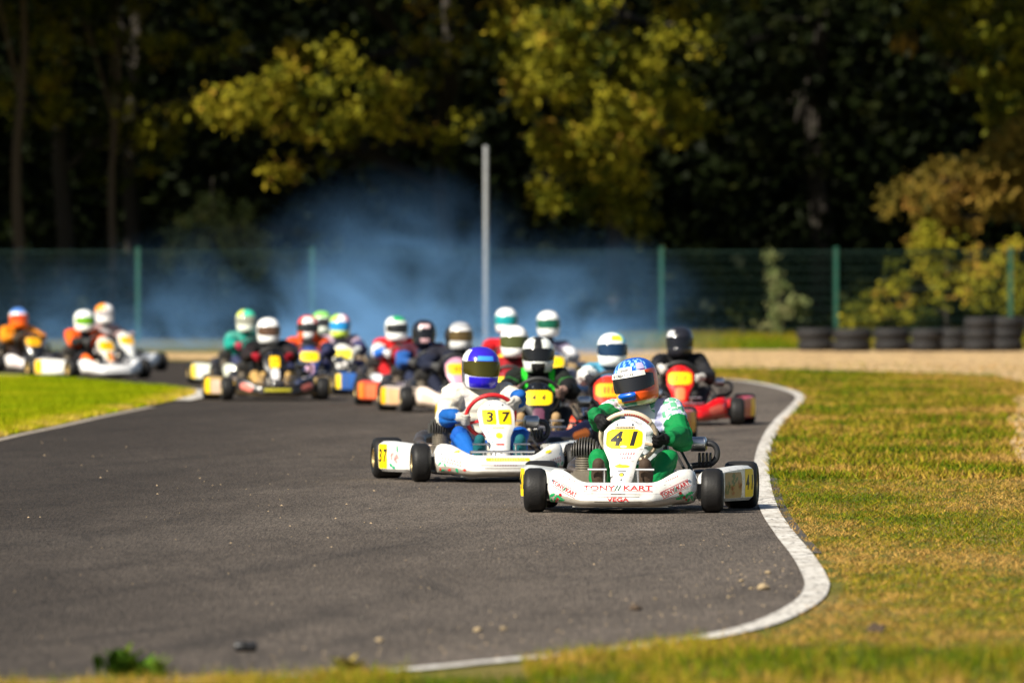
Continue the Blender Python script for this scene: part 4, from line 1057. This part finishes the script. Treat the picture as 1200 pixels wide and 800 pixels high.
def H14(th, z):
    a = abs(th)
    if z > .05: return (.78, .76, .75) if a < .55 and z < .12 else ((.65, .06, .03) if a < 1.3 else (.05, .03, .04))
    if z < -.05: return (.75, .74, .72) if a < .4 else (.75, .12, .03)
    return (.62, .05, .03)
def H16(th, z):
    if z > .06: return (.05, .50, .32) if th > -.5 else (.60, .70, .12)
    if abs(th) < .5 and z > .03: return (.85, .25, .03)
    return (.78, .80, .70)
def H17(th, z):
    if z > .03 and th < -.3: return (.88, .30, .02)
    if z > .12: return (.55, .62, .75)
    if th > .8: return (.75, .35, .32)
    return (.80, .78, .76)
def H18(th, z): return (.80, .82, .78)
def H19(th, z):
    if z > .08: return (.08, .20, .55)
    if z > .03: return (.78, .79, .82)
    return (.85, .14, .01)

# checked shoulder cloth of the leading driver
m_chk, nt, p = nodes_of('checked_cloth'); tc = nt.nodes.new('ShaderNodeTexCoord')
ck = nt.nodes.new('ShaderNodeTexChecker'); ck.inputs['Scale'].default_value = 26
ck.inputs[1].default_value = (.72, .73, .74, 1); ck.inputs[2].default_value = (.10, .34, .20, 1)
mp = nt.nodes.new('ShaderNodeMapping'); mp.inputs['Rotation'].default_value = (0, R(18), 0)
nt.links.new(tc.outputs['Object'], mp.inputs[0]); nt.links.new(mp.outputs[0], ck.inputs[0])
nn = noise_node(nt, tc.outputs['Object'], 13, 2)
nt.links.new(mixc(nt, ck.outputs[0], (.42, .42, .58), ramp(nt, nn, [(.50, (0, 0, 0)), (.56, (1, 1, 1))])), p.inputs['Base Color'])
p.inputs['Roughness'].default_value = .8

HOLLY = [(-.405, .105, .017, .4), (-.415, .078, .014, 2.), (-.385, .088, .013, 1.1), (-.36, .095, .017, 2.6), (-.345, .077, .016, .2), (-.395, .067, .011, .9)]
BERRY = [(-.372, .082, .008), (-.352, .108, .009), (-.383, .069, .006)]
def x41(root, fa, na, pods, sw):
    red, gr, ink = decal(RED), decal((.01, .33, .10)), decal((.02, .02, .02))
    tk = move2d(text2d('TONY', .038, 0, .0008), -.113, .150, sx=1.75); tk2 = move2d(text2d('KART', .038, 0, .0008), .113, .150, sx=1.75)
    decal_obj('lettering', [tk, tk2, move2d(rect2d(.185, .003, 0, 20, 1), -.112, .132), move2d(rect2d(.175, .003, 0, 20, 1), .112, .132)], 'fairing', fa, red, off=.003)
    sl = [move2d(poly2d([(-.014, -.015), (-.006, -.015), (.011, .015), (.003, .015)]), dx, .150) for dx in (-.009, .009)]
    decal_obj('lettering_slashes', sl, 'fairing', fa, decal((.01, .09, .04)), off=.003)
    decal_obj('lettering', [move2d(text2d('VEGA', .031, 0, .0008), 0, .084, sx=1.6)], 'fairing', fa, red, off=.003)
    decal_obj('slot', [move2d(rect2d(.25, .004, 0, 20, 1), 0, .099), move2d(rect2d(.09, .003, 0, 8, 1), -.095, .072), move2d(rect2d(.09, .003, 0, 8, 1), .095, .072)], 'fairing', fa, decal((.10, .09, .07)), off=.002)
    decal_obj('small_lettering', scribble(-.0, .117, .085, .008, 11), 'fairing', fa, decal((.10, .08, .09)), off=.002)
    for sx in (-1, 1):
        rot = sx * R(27); cx, cz = sx * .325, .143
        for w_, dx in (('TONY', -.040), ('KART', .040)):
            decal_obj('lettering', [move2d(text2d(w_, .036, 0, .0008), cx + dx * 1.16 * math.cos(rot), cz + dx * 1.16 * math.sin(rot), rot, sx=.82)], 'fairing', fa, red, off=.003)
        lines = [move2d(rect2d(.17, .003, 0, 14, 1), cx - q * math.sin(rot), cz + q * math.cos(rot), rot) for q in (-.019, .021)]
        decal_obj('lettering_rule', lines, 'fairing', fa, red, off=.003)
        decal_obj('lettering_slashes', [move2d(poly2d([(-.007, -.013), (-.003, -.013), (.007, .013), (.003, .013)]), cx + dx, cz, rot) for dx in (-.003, .005)], 'fairing', fa, decal((.05, .16, .07)), off=.0024)
        leaves('holly_leaf', [leaf2d(-x * -sx if sx < 0 else -x, z + (.012 if sx > 0 else 0), r, t) for x, z, r, t in HOLLY] if sx > 0 else [leaf2d(x, z, r, t) for x, z, r, t in HOLLY], 'fairing', fa, gr, off=.0026)
        leaves('berry', [disc2d(x if sx < 0 else -x, z + (.012 if sx > 0 else 0), r, r) for x, z, r in BERRY], 'fairing', fa, decal((.4, .01, .02)), off=.0036)
        decal_obj('small_lettering', [move2d(q, 0, 0) for q in [move2d(t, sx * .30, .203, sx * R(24)) for t in [move2d(u, 0, 0) for u in scribble(0, 0, .085, .009, 8)]]], 'fairing', fa, decal((.6, .12, .12)), off=.002)
    decal_obj('small_lettering', scribble(.0, .4945, .10, .011, 11), 'nassau', na, ink, off=.0035)
    decal_obj('banner', [move2d(rect2d(.12, .017, .003, 8, 2), 0, .4945)], 'nassau', na, decal((.45, .36, .22)), off=.0018)
    decal_obj('small_lettering', scribble(.025, .345, .09, .012, 6) + scribble(.02, .322, .06, .010, 4), 'nassau', na, decal((.55, .12, .15)), off=.002)
    decal_obj('swoosh', [disc2d(-.0, .272, .045, .010), leaf2d(-.02, .279, .013, .3)], 'nassau', na, decal((.50, .46, .02)), off=.002)
    decal_obj('crest', [disc2d(.0, .225, .016, .012), move2d(rect2d(.05, .006, 0, 4, 1), 0, .245)], 'nassau', na, decal((.10, .10, .12)), off=.002)
    decal_obj('crest', [disc2d(.0, .223, .010, .009)], 'nassau', na, decal((.65, .5, .03)), off=.003)
    decal_obj('plate_badge', [disc2d(0, .385, .02, .007)], 'nassau', na, decal((.75, .7, .55)), off=.0046)
    # padded banner on top of the steering wheel
    mb = MB(); mb.tube([(wheel_pt(R(a)) - WC) for a in range(-32, 33, 8)], .0185, 10)
    b = mb.mesh('wheel_pad'); link('wheel_pad', b, sw, [mat('wheel_pad', (.62, .52, .38), .6, dirt=.3)])
    vs, fs = [], []
    for k in range(12):
        for q in range(4):
            a = -26 + k * 4.6 + (0, 2.6, 3.2, .6)[q]; v = wheel_pt(R(a), WR + (-.006, -.006, .008, .008)[q]) - WC - WN * .019; vs.append(v)
        fs.append(tuple(range(4 * k, 4 * k + 4)))
    me = bpy.data.meshes.new('small_lettering'); me.from_pydata(vs, [], fs); me.materials.append(None); link('small_lettering', me, sw, [red])
    for po, key, sd in pods:
        decal_obj('pod_decal', [leaf2d(-.13 + random.uniform(-.05, .12), .16 + random.uniform(-.06, .05), .022, random.uniform(0, 6)) for _ in range(9)], key, po, decal((.12, .15, .04)), off=.003, axis='X', sd=sd)
        decal_obj('pod_decal', [leaf2d(.0 + random.uniform(-.1, .06), .13 + random.uniform(-.04, .04), .02, random.uniform(0, 6)) for _ in range(6)], key, po, decal((.35, .12, .03)), off=.0036, axis='X', sd=sd)
def hx41(h):
    helmet_band(h, -1.15, .95, .036, .066, mat('strip_vinyl', (.74, .74, .68), .5, dirt=.25), off=.0055)
    helmet_text(h, 'RE CREATION', -.16, .050, .024, decal((.03, .03, .05)))
    helmet_band(h, -.42, .30, .069, .095, mat('strip_vinyl', (.74, .74, .68), .5, dirt=.25), off=.003, name='brow_badge')
    helmet_text(h, 'Green', -.05, .081, .022, decal((.04, .04, .06)), off=.0065)
    helmet_band(h, .55, 1.0, .075, .112, mat('strip_vinyl', (.42, .38, .62), .5, dirt=.2), off=.003, name='side_badge')
    mb = MB(); mb.tube([hpoint(t, -.070, .012) for t in np.linspace(-.36, .36, 9)], [.012] + [.017] * 7 + [.012], 10)
    link('chin_vent', mb.mesh('chin_vent'), h, [paint((.01, .14, .55), .1)])
def x37(root, fa, na, pods, sw):
    red, gr, y = decal((.65, .05, .04)), decal((.01, .35, .16)), decal((.85, .65, .02))
    decal_obj('banner', [move2d(rect2d(.30, .022, .004, 20, 2), .02, .155)], 'fairing', fa, y, off=.0018)
    decal_obj('small_lettering', scribble(.02, .155, .24, .013, 14), 'fairing', fa, decal((.45, .35, .25)), off=.0028)
    decal_obj('small_lettering', scribble(.0, .118, .16, .012, 9), 'fairing', fa, decal((.45, .28, .32)), off=.002)
    decal_obj('slot', [move2d(rect2d(.28, .006, 0, 20, 1), 0, .096)], 'fairing', fa, decal((.14, .12, .10)), off=.002)
    for sx in (-1, 1):
        decal_obj('crest', [leaf2d(sx * .31, .205, .02, .2)], 'fairing', fa, y, off=.002)
        for r_, n_, q in ((RED, 7, .02), (RED, 8, 0.)):
            decal_obj('small_lettering', [move2d(t, sx * .345, .13 + q, sx * R(16)) for t in scribble(0, 0, .13, .013, n_)], 'fairing', fa, decal((.62, .25, .22)), off=.002)
        leaves('holly_leaf', [leaf2d(sx * (.40 - .045 * k), .082 + .006 * (k % 2), .014, k) for k in (0, 2)] + [leaf2d(sx * .415, .125, .012, 1.), leaf2d(sx * .385, .118, .010, 2.)], 'fairing', fa, gr, off=.0024)
        leaves('berry', [disc2d(sx * (.40 - .045 * k), .085, .010, .009) for k in (1, 3)] + [disc2d(sx * .41, .088, .006, .009)], 'fairing', fa, red, off=.0034)
    leaves('holly_leaf', [leaf2d(-.085, .35, .012, .5), leaf2d(-.07, .33, .012, 1.5), leaf2d(-.055, .30, .010, .2), leaf2d(-.05, .265, .009, 1.)], 'nassau', na, gr, off=.002)
    decal_obj('crest', [disc2d(.0, .31, .024, .020)], 'nassau', na, y, off=.002)
    decal_obj('red_bar', [move2d(rect2d(.055, .012, 0, 6, 1), .0, .252)], 'nassau', na, red, off=.002)
    decal_obj('small_lettering', [move2d(rect2d(.07, .006, 0, 6, 1), 0, .498)], 'nassau', na, decal((.45, .42, .42)), off=.002)
    decal_obj('small_lettering', [move2d(rect2d(.08, .009, 0, 6, 1), 0, .362)], 'nassau', na, decal((.75, .65, .2)), off=.002)
    for po, key, sd in pods:
        decal_obj('pod_decal', [leaf2d(-.04, .21, .02, 1.2), leaf2d(.06, .10, .02, .3), leaf2d(.02, .085, .02, .1)], key, po, gr, off=.003, axis='X', sd=sd)
        decal_obj('pod_decal', [leaf2d(.0 + random.uniform(-.05, .05), .15 + random.uniform(-.03, .03), .02, random.uniform(0, 6)) for _ in range(6)], key, po, decal((.7, .35, .33)), off=.0036, axis='X', sd=sd)
    decal_obj('pod_decal', [], 'pod_l', pods[0][0], red)

W_ = WHITE; K = (.010, .010, .012)
KARTS = [
 dict(px=731, s=200, yaw=-6.5, steer=20, voxel=.0065, fairing=W_, num='41', wheelcol=(.60, .48, .34), podart=(.35, .22, .08), dirt=.5, extra=x41, lean=.03, hx=-.045,
      nodummy=1, label='leading white racing kart with yellow number plate 41 nearest the white edge line', dlabel='driver in green suit and blue and orange helmet with white visor strip',
      suit=dict(torso=(.62, .63, .66), shoulders=m_chk, upper=(.0, .24, .075), fore=(.0, .20, .065), glove=(.015, .014, .016), thigh=(.0, .24, .075), shin=(.0, .24, .075), shoe=(.085, .058, .04), collar=(.02, .05, .03), strap=(.45, .45, .62)),
      helmet=H41, head=(-17, 4, -9), hextra=hx41, visor=(.015, .015, .017)),
 dict(px=583, s=174.5, yaw=9, steer=-20, voxel=.0075, fairing=W_, num='37', split=True, wheelcol=(.55, .01, .015), dirt=.25, extra=x37,
      label='white racing kart with split yellow number plate 37 and red steering wheel', dlabel='driver in cream and blue suit with shiny deep blue helmet',
      suit=dict(torso=(.66, .63, .55), shoulders=(.70, .67, .58), upper=(.66, .63, .54), fore=(.01, .13, .40), glove=(.50, .48, .44), thigh=(.008, .11, .40), shin=(.01, .14, .44), shoe=(.01, .13, .15), collar=(.6, .6, .6), strap=(.55, .52, .50), band=(.55, .50, .42)),
      helmet=H37, head=(6, 3, 2), visor=(.07, .062, .01), vrough=.12, vmetal=.5),
 dict(px=631, s=151, yaw=0, steer=0, voxel=.009, fairing=(.02, .02, .05), nassau=K, pod=K, num='44', dirt=.15, side=(.45, .12, .02), blaze=(.10, .03, .06),
      label='black racing kart with yellow number plate 44 close behind kart 37', dlabel='driver in black suit with green straps and white helmet striped black',
      suit=dict(torso=K, shoulders=(.02, .025, .02), upper=K, glove=(.30, .2, .17), shoe=(.4, .28, .15), thigh=K, collar=(.02, .10, .02), strap=(.03, .55, .04), band=(.03, .12, .03)), helmet=H44, visor=(.01, .01, .01)),
 dict(px=713, s=142, yaw=-3, steer=15, voxel=.012, fairing=(.80, .10, .03), nassau=(.75, .06, .02), pod=(.7, .07, .02), num=None, plate=(.9, .36, .0), side=(.75, .3, .2), dirt=.15,
      label='orange red racing kart half hidden behind the leading green driver', dlabel='driver with white sleeves and white helmet with lime patch and navy chin',
      suit=dict(torso=(.10, .20, .32), shoulders=(.10, .30, .42), upper=(.70, .70, .68), thigh=(.03, .05, .10), glove=(.03, .03, .04)), helmet=H4, visor=(.01, .03, .07), head=(8, 0, 0)),
 dict(px=594, s=134, yaw=-5, steer=0, voxel=.012, fairing=(.3, .02, .03), nassau=(.35, .02, .03), pod=(.25, .02, .02), num=None,
      label='dark red racing kart hidden between karts 37 and 44', dlabel='driver in dark red suit with plain white helmet and olive visor',
      suit=dict(torso=(.20, .012, .02), shoulders=(.35, .02, .03), glove=(.3, .3, .3)), helmet=H_white, visor=(.06, .07, .02), head=(6, 2, 0), hz=.035),
 dict(px=797, s=128, yaw=-1, steer=15, voxel=.012, fairing=(.72, .01, .015), nassau=(.75, .015, .01), pod=(.68, .01, .015), num='21', plate=(.95, .52, .0), podart=(.5, .04, .03), blaze=(.80, .18, .06), side=(.7, .12, .08),
      label='bright red racing kart with orange number plate 21 near the right edge line', dlabel='driver in black suit and glossy black helmet on the red kart at the right',
      suit=dict(torso=K, shoulders=K, upper=(.02, .02, .025), fore=(.03, .03, .035), thigh=(.025, .025, .03), glove=(.6, .58, .55)), helmet=H21, visor=(.008, .008, .01), head=(-6, 0, 0)),
 dict(px=537, s=117, yaw=7, steer=-10, fairing=(.78, .66, .58), nassau=(.62, .35, .45), pod=(.6, .5, .42), num=None, plate=(.93, .45, .0), stripe=(.8, .3, .1), side=(.8, .5, .35), podart=(.7, .4, .2),
      label='racing kart with pale peach fairing and orange plate left of kart 37', dlabel='driver in dark suit with silver helmet checked on the crown and amber visor',
      suit=dict(torso=(.02, .025, .05), shoulders=(.03, .03, .045), glove=(.1, .1, .1)), helmet=H9, visor=(.12, .08, .03), vmetal=.4, hx=.08, lean=.02),
 dict(px=509, s=112, yaw=9, steer=-10, fairing=(.12, .10, .12), nassau=(.06, .06, .09), pod=(.75, .10, .03), num=None, plate=(.9, .2, .02), podart=(.8, .16, .06), blaze=(.4, .4, .42),
      label='dark racing kart with orange red side pod left of the peach kart', dlabel='driver in dark suit with black helmet with a pinkish patch',
      suit=dict(torso=(.03, .04, .08), shoulders=(.10, .03, .05), upper=(.03, .12, .35), glove=(.1, .1, .1)), helmet=H10, visor=(.01, .01, .012)),
 dict(px=596, s=105, yaw=2, fairing=(.45, .03, .04), nassau=(.4, .03, .04), num=None, label='red racing kart at the back, almost hidden behind three white helmets', dlabel='driver in red suit with white helmet and teal visor at the back',
      suit=dict(torso=(.45, .015, .025), shoulders=(.6, .02, .03)), helmet=H_teal, visor=(.01, .25, .26), hz=.10),
 dict(px=650, s=108.5, yaw=5, fairing=(.03, .07, .16), nassau=(.10, .14, .22), pod=(.02, .06, .15), num=None, label='dark blue racing kart at the back right of the three white helmets', dlabel='driver in grey and white suit with white helmet and dark green visor slit',
      suit=dict(torso=(.35, .35, .40), shoulders=(.22, .2, .28), upper=(.6, .6, .62), glove=(.5, .5, .5)), helmet=H_white, visor=(.01, .09, .05), hz=.08),
 dict(px=477, s=103.5, yaw=10, fairing=(.55, .56, .58), nassau=(.05, .12, .3), pod=(.03, .14, .42), num=None, label='blue racing kart with yellow and blue side pod in the smoke', dlabel='driver with red shoulders and white helmet topped with green',
      suit=dict(torso=(.50, .02, .025), shoulders=(.65, .03, .03), upper=(.70, .68, .66), fore=(.05, .2, .6), glove=(.7, .7, .7)), helmet=H11, visor=(.02, .02, .02), head=(8, 0, 0)),
 dict(px=402, s=99, yaw=4, fairing=(.70, .70, .68), nassau=(.76, .75, .70), pod=(.6, .6, .58), num=None, plate=(.92, .75, .05), blaze=(.75, .72, .68), label='racing kart with rounded white front panel and yellow plate in the smoke', dlabel='driver with multicoloured lime and pink helmet and bright blue visor',
      suit=dict(torso=(.05, .05, .12), shoulders=(.45, .35, .42), upper=(.06, .06, .14), glove=(.72, .72, .7)), helmet=H12, visor=(.02, .22, .50)),
 dict(px=386, s=95.5, yaw=6, fairing=(.3, .4, .3), nassau=(.3, .4, .3), num=None, label='greenish racing kart at the back, hidden behind the white fronted kart', dlabel='driver with pale helmet topped with lime green, partly behind another helmet',
      suit=dict(torso=(.10, .22, .16)), helmet=H13, visor=(.03, .03, .03), hz=.02, hx=-.03),
 dict(px=363, s=102, yaw=3, fairing=(.05, .08, .2), nassau=(.06, .10, .28), pod=(.04, .06, .16), num=None, plate=(.92, .60, .0), blaze=(.6, .35, .45), label='dark blue racing kart with big yellow plate beside the black kart', dlabel='driver in navy suit with orange shoulder and red and white helmet',
      suit=dict(torso=(.02, .025, .07), shoulders=(.65, .12, .03), upper=(.02, .03, .08), glove=(.1, .1, .2)), helmet=H14, visor=(.02, .02, .02)),
 dict(px=322, s=107.5, yaw=7, fairing=(.018, .016, .015), nassau=K, pod=(.5, .35, .12), num=None, plain=True, plate=(.9, .55, .0), stripe=(.45, .40, .02), side=(.62, .16, .12), podart=(.55, .40, .30), tube=(.1, .1, .1), blaze=(.62, .60, .60), label='black racing kart with small yellow plate, foremost of the left group', dlabel='driver in black suit with plain white helmet and brown visor in the left group',
      suit=dict(torso=K, shoulders=K, upper=(.03, .02, .022), thigh=K, shin=(.45, .30, .12), shoe=(.5, .34, .14), glove=(.35, .01, .03)), helmet=H_white, visor=(.09, .05, .03), head=(8, 2, 0)),
 dict(px=301, s=94, yaw=12, fairing=(.68, .70, .60), nassau=(.72, .70, .62), pod=(.76, .77, .66), num=None, plate=(.90, .62, .04), podart=(.78, .78, .68), label='white racing kart with white and yellow side pod behind the black kart', dlabel='driver in teal suit with green, yellow and orange helmet',
      suit=dict(torso=(.02, .30, .24), shoulders=(.10, .36, .30), upper=(.02, .32, .26), glove=(.45, .05, .10), thigh=(.05, .06, .12)), helmet=H16, visor=(.25, .25, .2), hz=.03),
 dict(px=150, s=83, yaw=29, fairing=(.55, .57, .60), nassau=(.76, .76, .73), num=None, plate=(.90, .48, .02), label='white racing kart with tall white nose turning behind the infield grass', dlabel='driver with orange and white helmet at the back of the far left group',
      suit=dict(torso=(.45, .42, .42), shoulders=(.5, .35, .33), upper=(.4, .3, .3)), helmet=H17, visor=(.35, .33, .33), hz=.05),
 dict(px=126, s=89.5, yaw=27, fairing=(.80, .80, .80), nassau=(.72, .70, .62), pod=(.78, .77, .74), num=None, plate=(.90, .48, .0), blaze=(.80, .25, .05), side=(.78, .78, .78), label='white racing kart with long white fairing at the edge of the infield grass', dlabel='driver in black and orange suit with white helmet and lime visor',
      suit=dict(torso=(.02, .02, .025), shoulders=(.75, .14, .01), upper=(.80, .16, .01), fore=(.03, .03, .03), shin=(.78, .18, .02), glove=(.1, .1, .1)), helmet=H18, visor=(.12, .30, .01), head=(0, 0, 0)),
 dict(px=40, s=84.5, yaw=20, fairing=(.76, .72, .70), nassau=(.03, .03, .035), num=None, plate=(.90, .42, .0), side=(.7, .5, .5), label='racing kart with pale fairing and black panel at the far left edge', dlabel='driver in amber and black suit with blue, white and red helmet at the far left',
      suit=dict(torso=(.10, .05, .01), shoulders=(.65, .26, .01), upper=(.72, .30, .01), fore=(.60, .24, .01), glove=(.1, .08, .06), thigh=(.03, .02, .02)), helmet=H19, visor=(.55, .06, .01)),
]
for sp in KARTS: make_kart(sp)

# ------------------------------------------------------------------ small things on the track
def rock_mesh(seed, r, flat=.6, jag=.35):
    bm = bmesh.new(); bmesh.ops.create_icosphere(bm, subdivisions=2, radius=r)
    for v in bm.verts:
        k = 1 + jag * noise.noise(v.co / r * 1.3 + Vector((seed, seed * 2, 0))); v.co *= k; v.co.z *= flat
    me = bpy.data.meshes.new('stone'); bm.to_mesh(me); bm.free(); me.materials.append(None); return me
STONE = mat('stone', (.28, .21, .12), .9, dirt=.5, bump=.4)
CLOD = mat('soil_clod', (.06, .04, .025), .95, bump=.6)
for i, (px, py, r, lab) in enumerate(((600, 672, .016, 'pale stone by the white line, farthest from the near grass'), (595, 691, .030, 'largest pale stone on the asphalt left of the white line'), (569, 681, .012, 'tiny pale stone on the asphalt near the bend of the white line'),
        (548, 702, .008, 'tiny pale stone on the asphalt near the bend of the white line'), (560, 740, .018, 'middle of the three stones on the asphalt close to the near grass'), (590, 738, .016, 'rightmost of the three stones on the asphalt close to the near grass'), (445, 752, .018, 'leftmost of the three stones on the asphalt close to the near grass'),
        (634, 700, .009, 'tiny pale stone on the asphalt near the bend of the white line'), (660, 690, .010, 'tiny pale stone on the asphalt near the bend of the white line'))):
    if i in (3, 7, 8): px += 220
    if i in (0, 1, 2): px += 300
    b = G(px, py, .004)
    o = link('stone', rock_mesh(i * 3.1, r), None, [STONE], (b.x, b.y, .004 + r * .42)); tag(o, lab, 'stone', 'stones scattered on the track'); o.rotation_euler = (0, 0, i)
for px, py, r, lab, m in ((745, 716, .024, 'dark clod of earth on the asphalt left of the white line'), (1028, 741, .035, 'dark clod of earth lying on the dry grass')) and ((745, 716, .024, 'dark clod of earth on the asphalt left of the white line', CLOD), (1028, 741, .035, 'dark clod of earth lying on the dry grass', CLOD)):
    b = G(px, py); o = link('soil_clod', rock_mesh(px, r, .7, .6), None, [m], (b.x, b.y, r * .5)); tag(o, lab, 'clod')
b = G(288, 763, .004)
bk = empty('rubber_block', (b.x, b.y, .005), .1); tag(bk, 'small black rubber block lying on the asphalt near the near grass', 'block')
mb = MB(); mb.lathe([(-.042, .001), (-.042, .014), (-.036, .018), (.034, .018), (.041, .013), (.041, .001)], (0, 0, .018), axis='X', n=20, closed=False); link('body', mb.mesh('body'), bk, [BLACKP])
mb = MB(); mb.lathe([(-.012, .0181), (-.012, .0205), (.0, .0205), (.0, .0181)], (0, 0, .0205), axis='X', n=20); link('band', mb.mesh('band'), bk, [RUBBER])
# broad leaved weeds at the near grass edge
WEED = [(0, (.03, .07, .006)), (.3, (.06, .12, .008)), (.6, (.16, .17, .02)), (1, (.34, .25, .07))]
def weed(px, py, n, h, lab, hue):
    b = G(px, py); root = empty('weed', (b.x, b.y, 0)); tag(root, lab, 'weed')
    V, C, Q = [], [], []
    for k in range(n):
        a = random.uniform(0, 2 * PI); ln = h * random.uniform(.6, 1.2); up = random.uniform(.5, 1.1); x0, y0 = random.gauss(0, h * .22), random.gauss(0, h * .22)
        d = Vector((math.cos(a), math.sin(a), 0)); sd = Vector((-math.sin(a), math.cos(a), 0)); wv = ln * .13
        p0 = Vector((x0, y0, 0)); p1 = p0 + d * ln * .25 + Vector((0, 0, ln * .55 * up)); p2 = p0 + d * ln * .6 + Vector((0, 0, ln * .75 * up))
        i0 = len(V); V += [tuple(p0 - sd * .002), tuple(p0 + sd * .002), tuple(p1 + sd * wv), tuple(p1 - sd * wv), tuple(p2 + sd * wv * .2), tuple(p2 - sd * wv * .2)]
        Q += [(i0, i0 + 1, i0 + 2, i0 + 3), (i0 + 3, i0 + 2, i0 + 4, i0 + 5)]
        c = pal(np.array([hue + random.gauss(0, .12)]), WEED)[0] * random.uniform(.7, 1.2); C += [tuple(c)] * 6
    link('leaves', quads('leaves', V, Q, np.array(C), [BLADE]), root)
weed(142, 793, 60, .13, 'taller leafy green weed in the near grass at the lower left', .15)
weed(178, 797, 40, .11, 'lower leafy weed just right of the tallest weed at lower left', .3)
weed(408, 790, 46, .08, 'yellowish dry grass tuft at the near edge of the asphalt', .8)

# ------------------------------------------------------------------ two stroke smoke hanging behind the field
def smoke():
    m = bpy.data.materials.new('smoke'); m.use_nodes = True; nt = m.node_tree
    nt.nodes.remove(nt.nodes['Principled BSDF'])
    v = nt.nodes.new('ShaderNodeVolumePrincipled'); v.inputs['Color'].default_value = (.24, .52, .94, 1); v.inputs['Anisotropy'].default_value = .0
    nt.links.new(v.outputs[0], nt.nodes['Material Output'].inputs['Volume'])
    tc = nt.nodes.new('ShaderNodeTexCoord')
    def blob(c, r, k):
        mp = nt.nodes.new('ShaderNodeMapping'); mp.vector_type = 'POINT'
        mp.inputs['Location'].default_value = tuple(-a / b for a, b in zip(c, r)); mp.inputs['Scale'].default_value = tuple(1 / b for b in r)
        nt.links.new(tc.outputs['Object'], mp.inputs[0])
        g = nt.nodes.new('ShaderNodeTexGradient'); g.gradient_type = 'QUADRATIC_SPHERE'; nt.links.new(mp.outputs[0], g.inputs[0])
        q = nt.nodes.new('ShaderNodeMath'); q.operation = 'MULTIPLY'; q.inputs[1].default_value = k; nt.links.new(g.outputs['Fac'], q.inputs[0]); return q.outputs[0]
    tot = None
    for b in SMOKE:
        o = blob(*b)
        if tot is None: tot = o
        else:
            a = nt.nodes.new('ShaderNodeMath'); a.operation = 'ADD'; nt.links.new(tot, a.inputs[0]); nt.links.new(o, a.inputs[1]); tot = a.outputs[0]
    n = nt.nodes.new('ShaderNodeTexNoise'); n.inputs['Scale'].default_value = .55; n.inputs['Detail'].default_value = 4; n.inputs['Roughness'].default_value = .55; n.inputs['Distortion'].default_value = 1.2
    ms = nt.nodes.new('ShaderNodeMapping'); ms.inputs['Scale'].default_value = (1, .35, 1.3); nt.links.new(tc.outputs['Object'], ms.inputs[0]); nt.links.new(ms.outputs[0], n.inputs['Vector'])
    r = nt.nodes.new('ShaderNodeMapRange'); r.inputs[1].default_value = .42; r.inputs[2].default_value = .66; r.inputs[3].default_value = .05; r.inputs[4].default_value = 2.4
    nt.links.new(n.outputs['Fac'], r.inputs[0])
    q = nt.nodes.new('ShaderNodeMath'); q.operation = 'MULTIPLY'; nt.links.new(tot, q.inputs[0]); nt.links.new(r.outputs[0], q.inputs[1])
    nt.links.new(q.outputs[0], v.inputs['Density'])
    mb = MB(); mb.box((-2.5, 149, 2.3), (17, 24, 4.56))
    o = link('smoke', mb.mesh('smoke', smooth=False), None, None); o.data.materials.clear(); o.data.materials.append(m)
    tag(o, 'thin blue exhaust smoke drifting behind the karts and before the fence', 'smoke', kind='stuff')
SMOKE = [((-2.0, 148, .4), (3.4, 10, 3.1), .12), ((-5.0, 150, .3), (4.0, 10, 2.2),   .06), ((.9, 150, .4), (3.3, 10, 2.0), .11), ((-2.4, 142, .3), (1.8, 6, 1.7), .38), ((.9, 143, .2), (2.2, 6, 1.2), .18), ((-2.5, 155, .1), (7.5, 5, 1.0), .35), ((-8, 150, .3), (4.0, 9, 1.8), .04)]
smoke()
scn.cycles.volume_step_rate = 4.0
scn.cycles.volume_max_steps = 64
scn.cycles.volume_bounces = 0
scn.cycles.max_bounces = 6; scn.cycles.diffuse_bounces = 3; scn.cycles.glossy_bounces = 3; scn.cycles.transparent_max_bounces = 8
scn.cycles.use_denoising = True
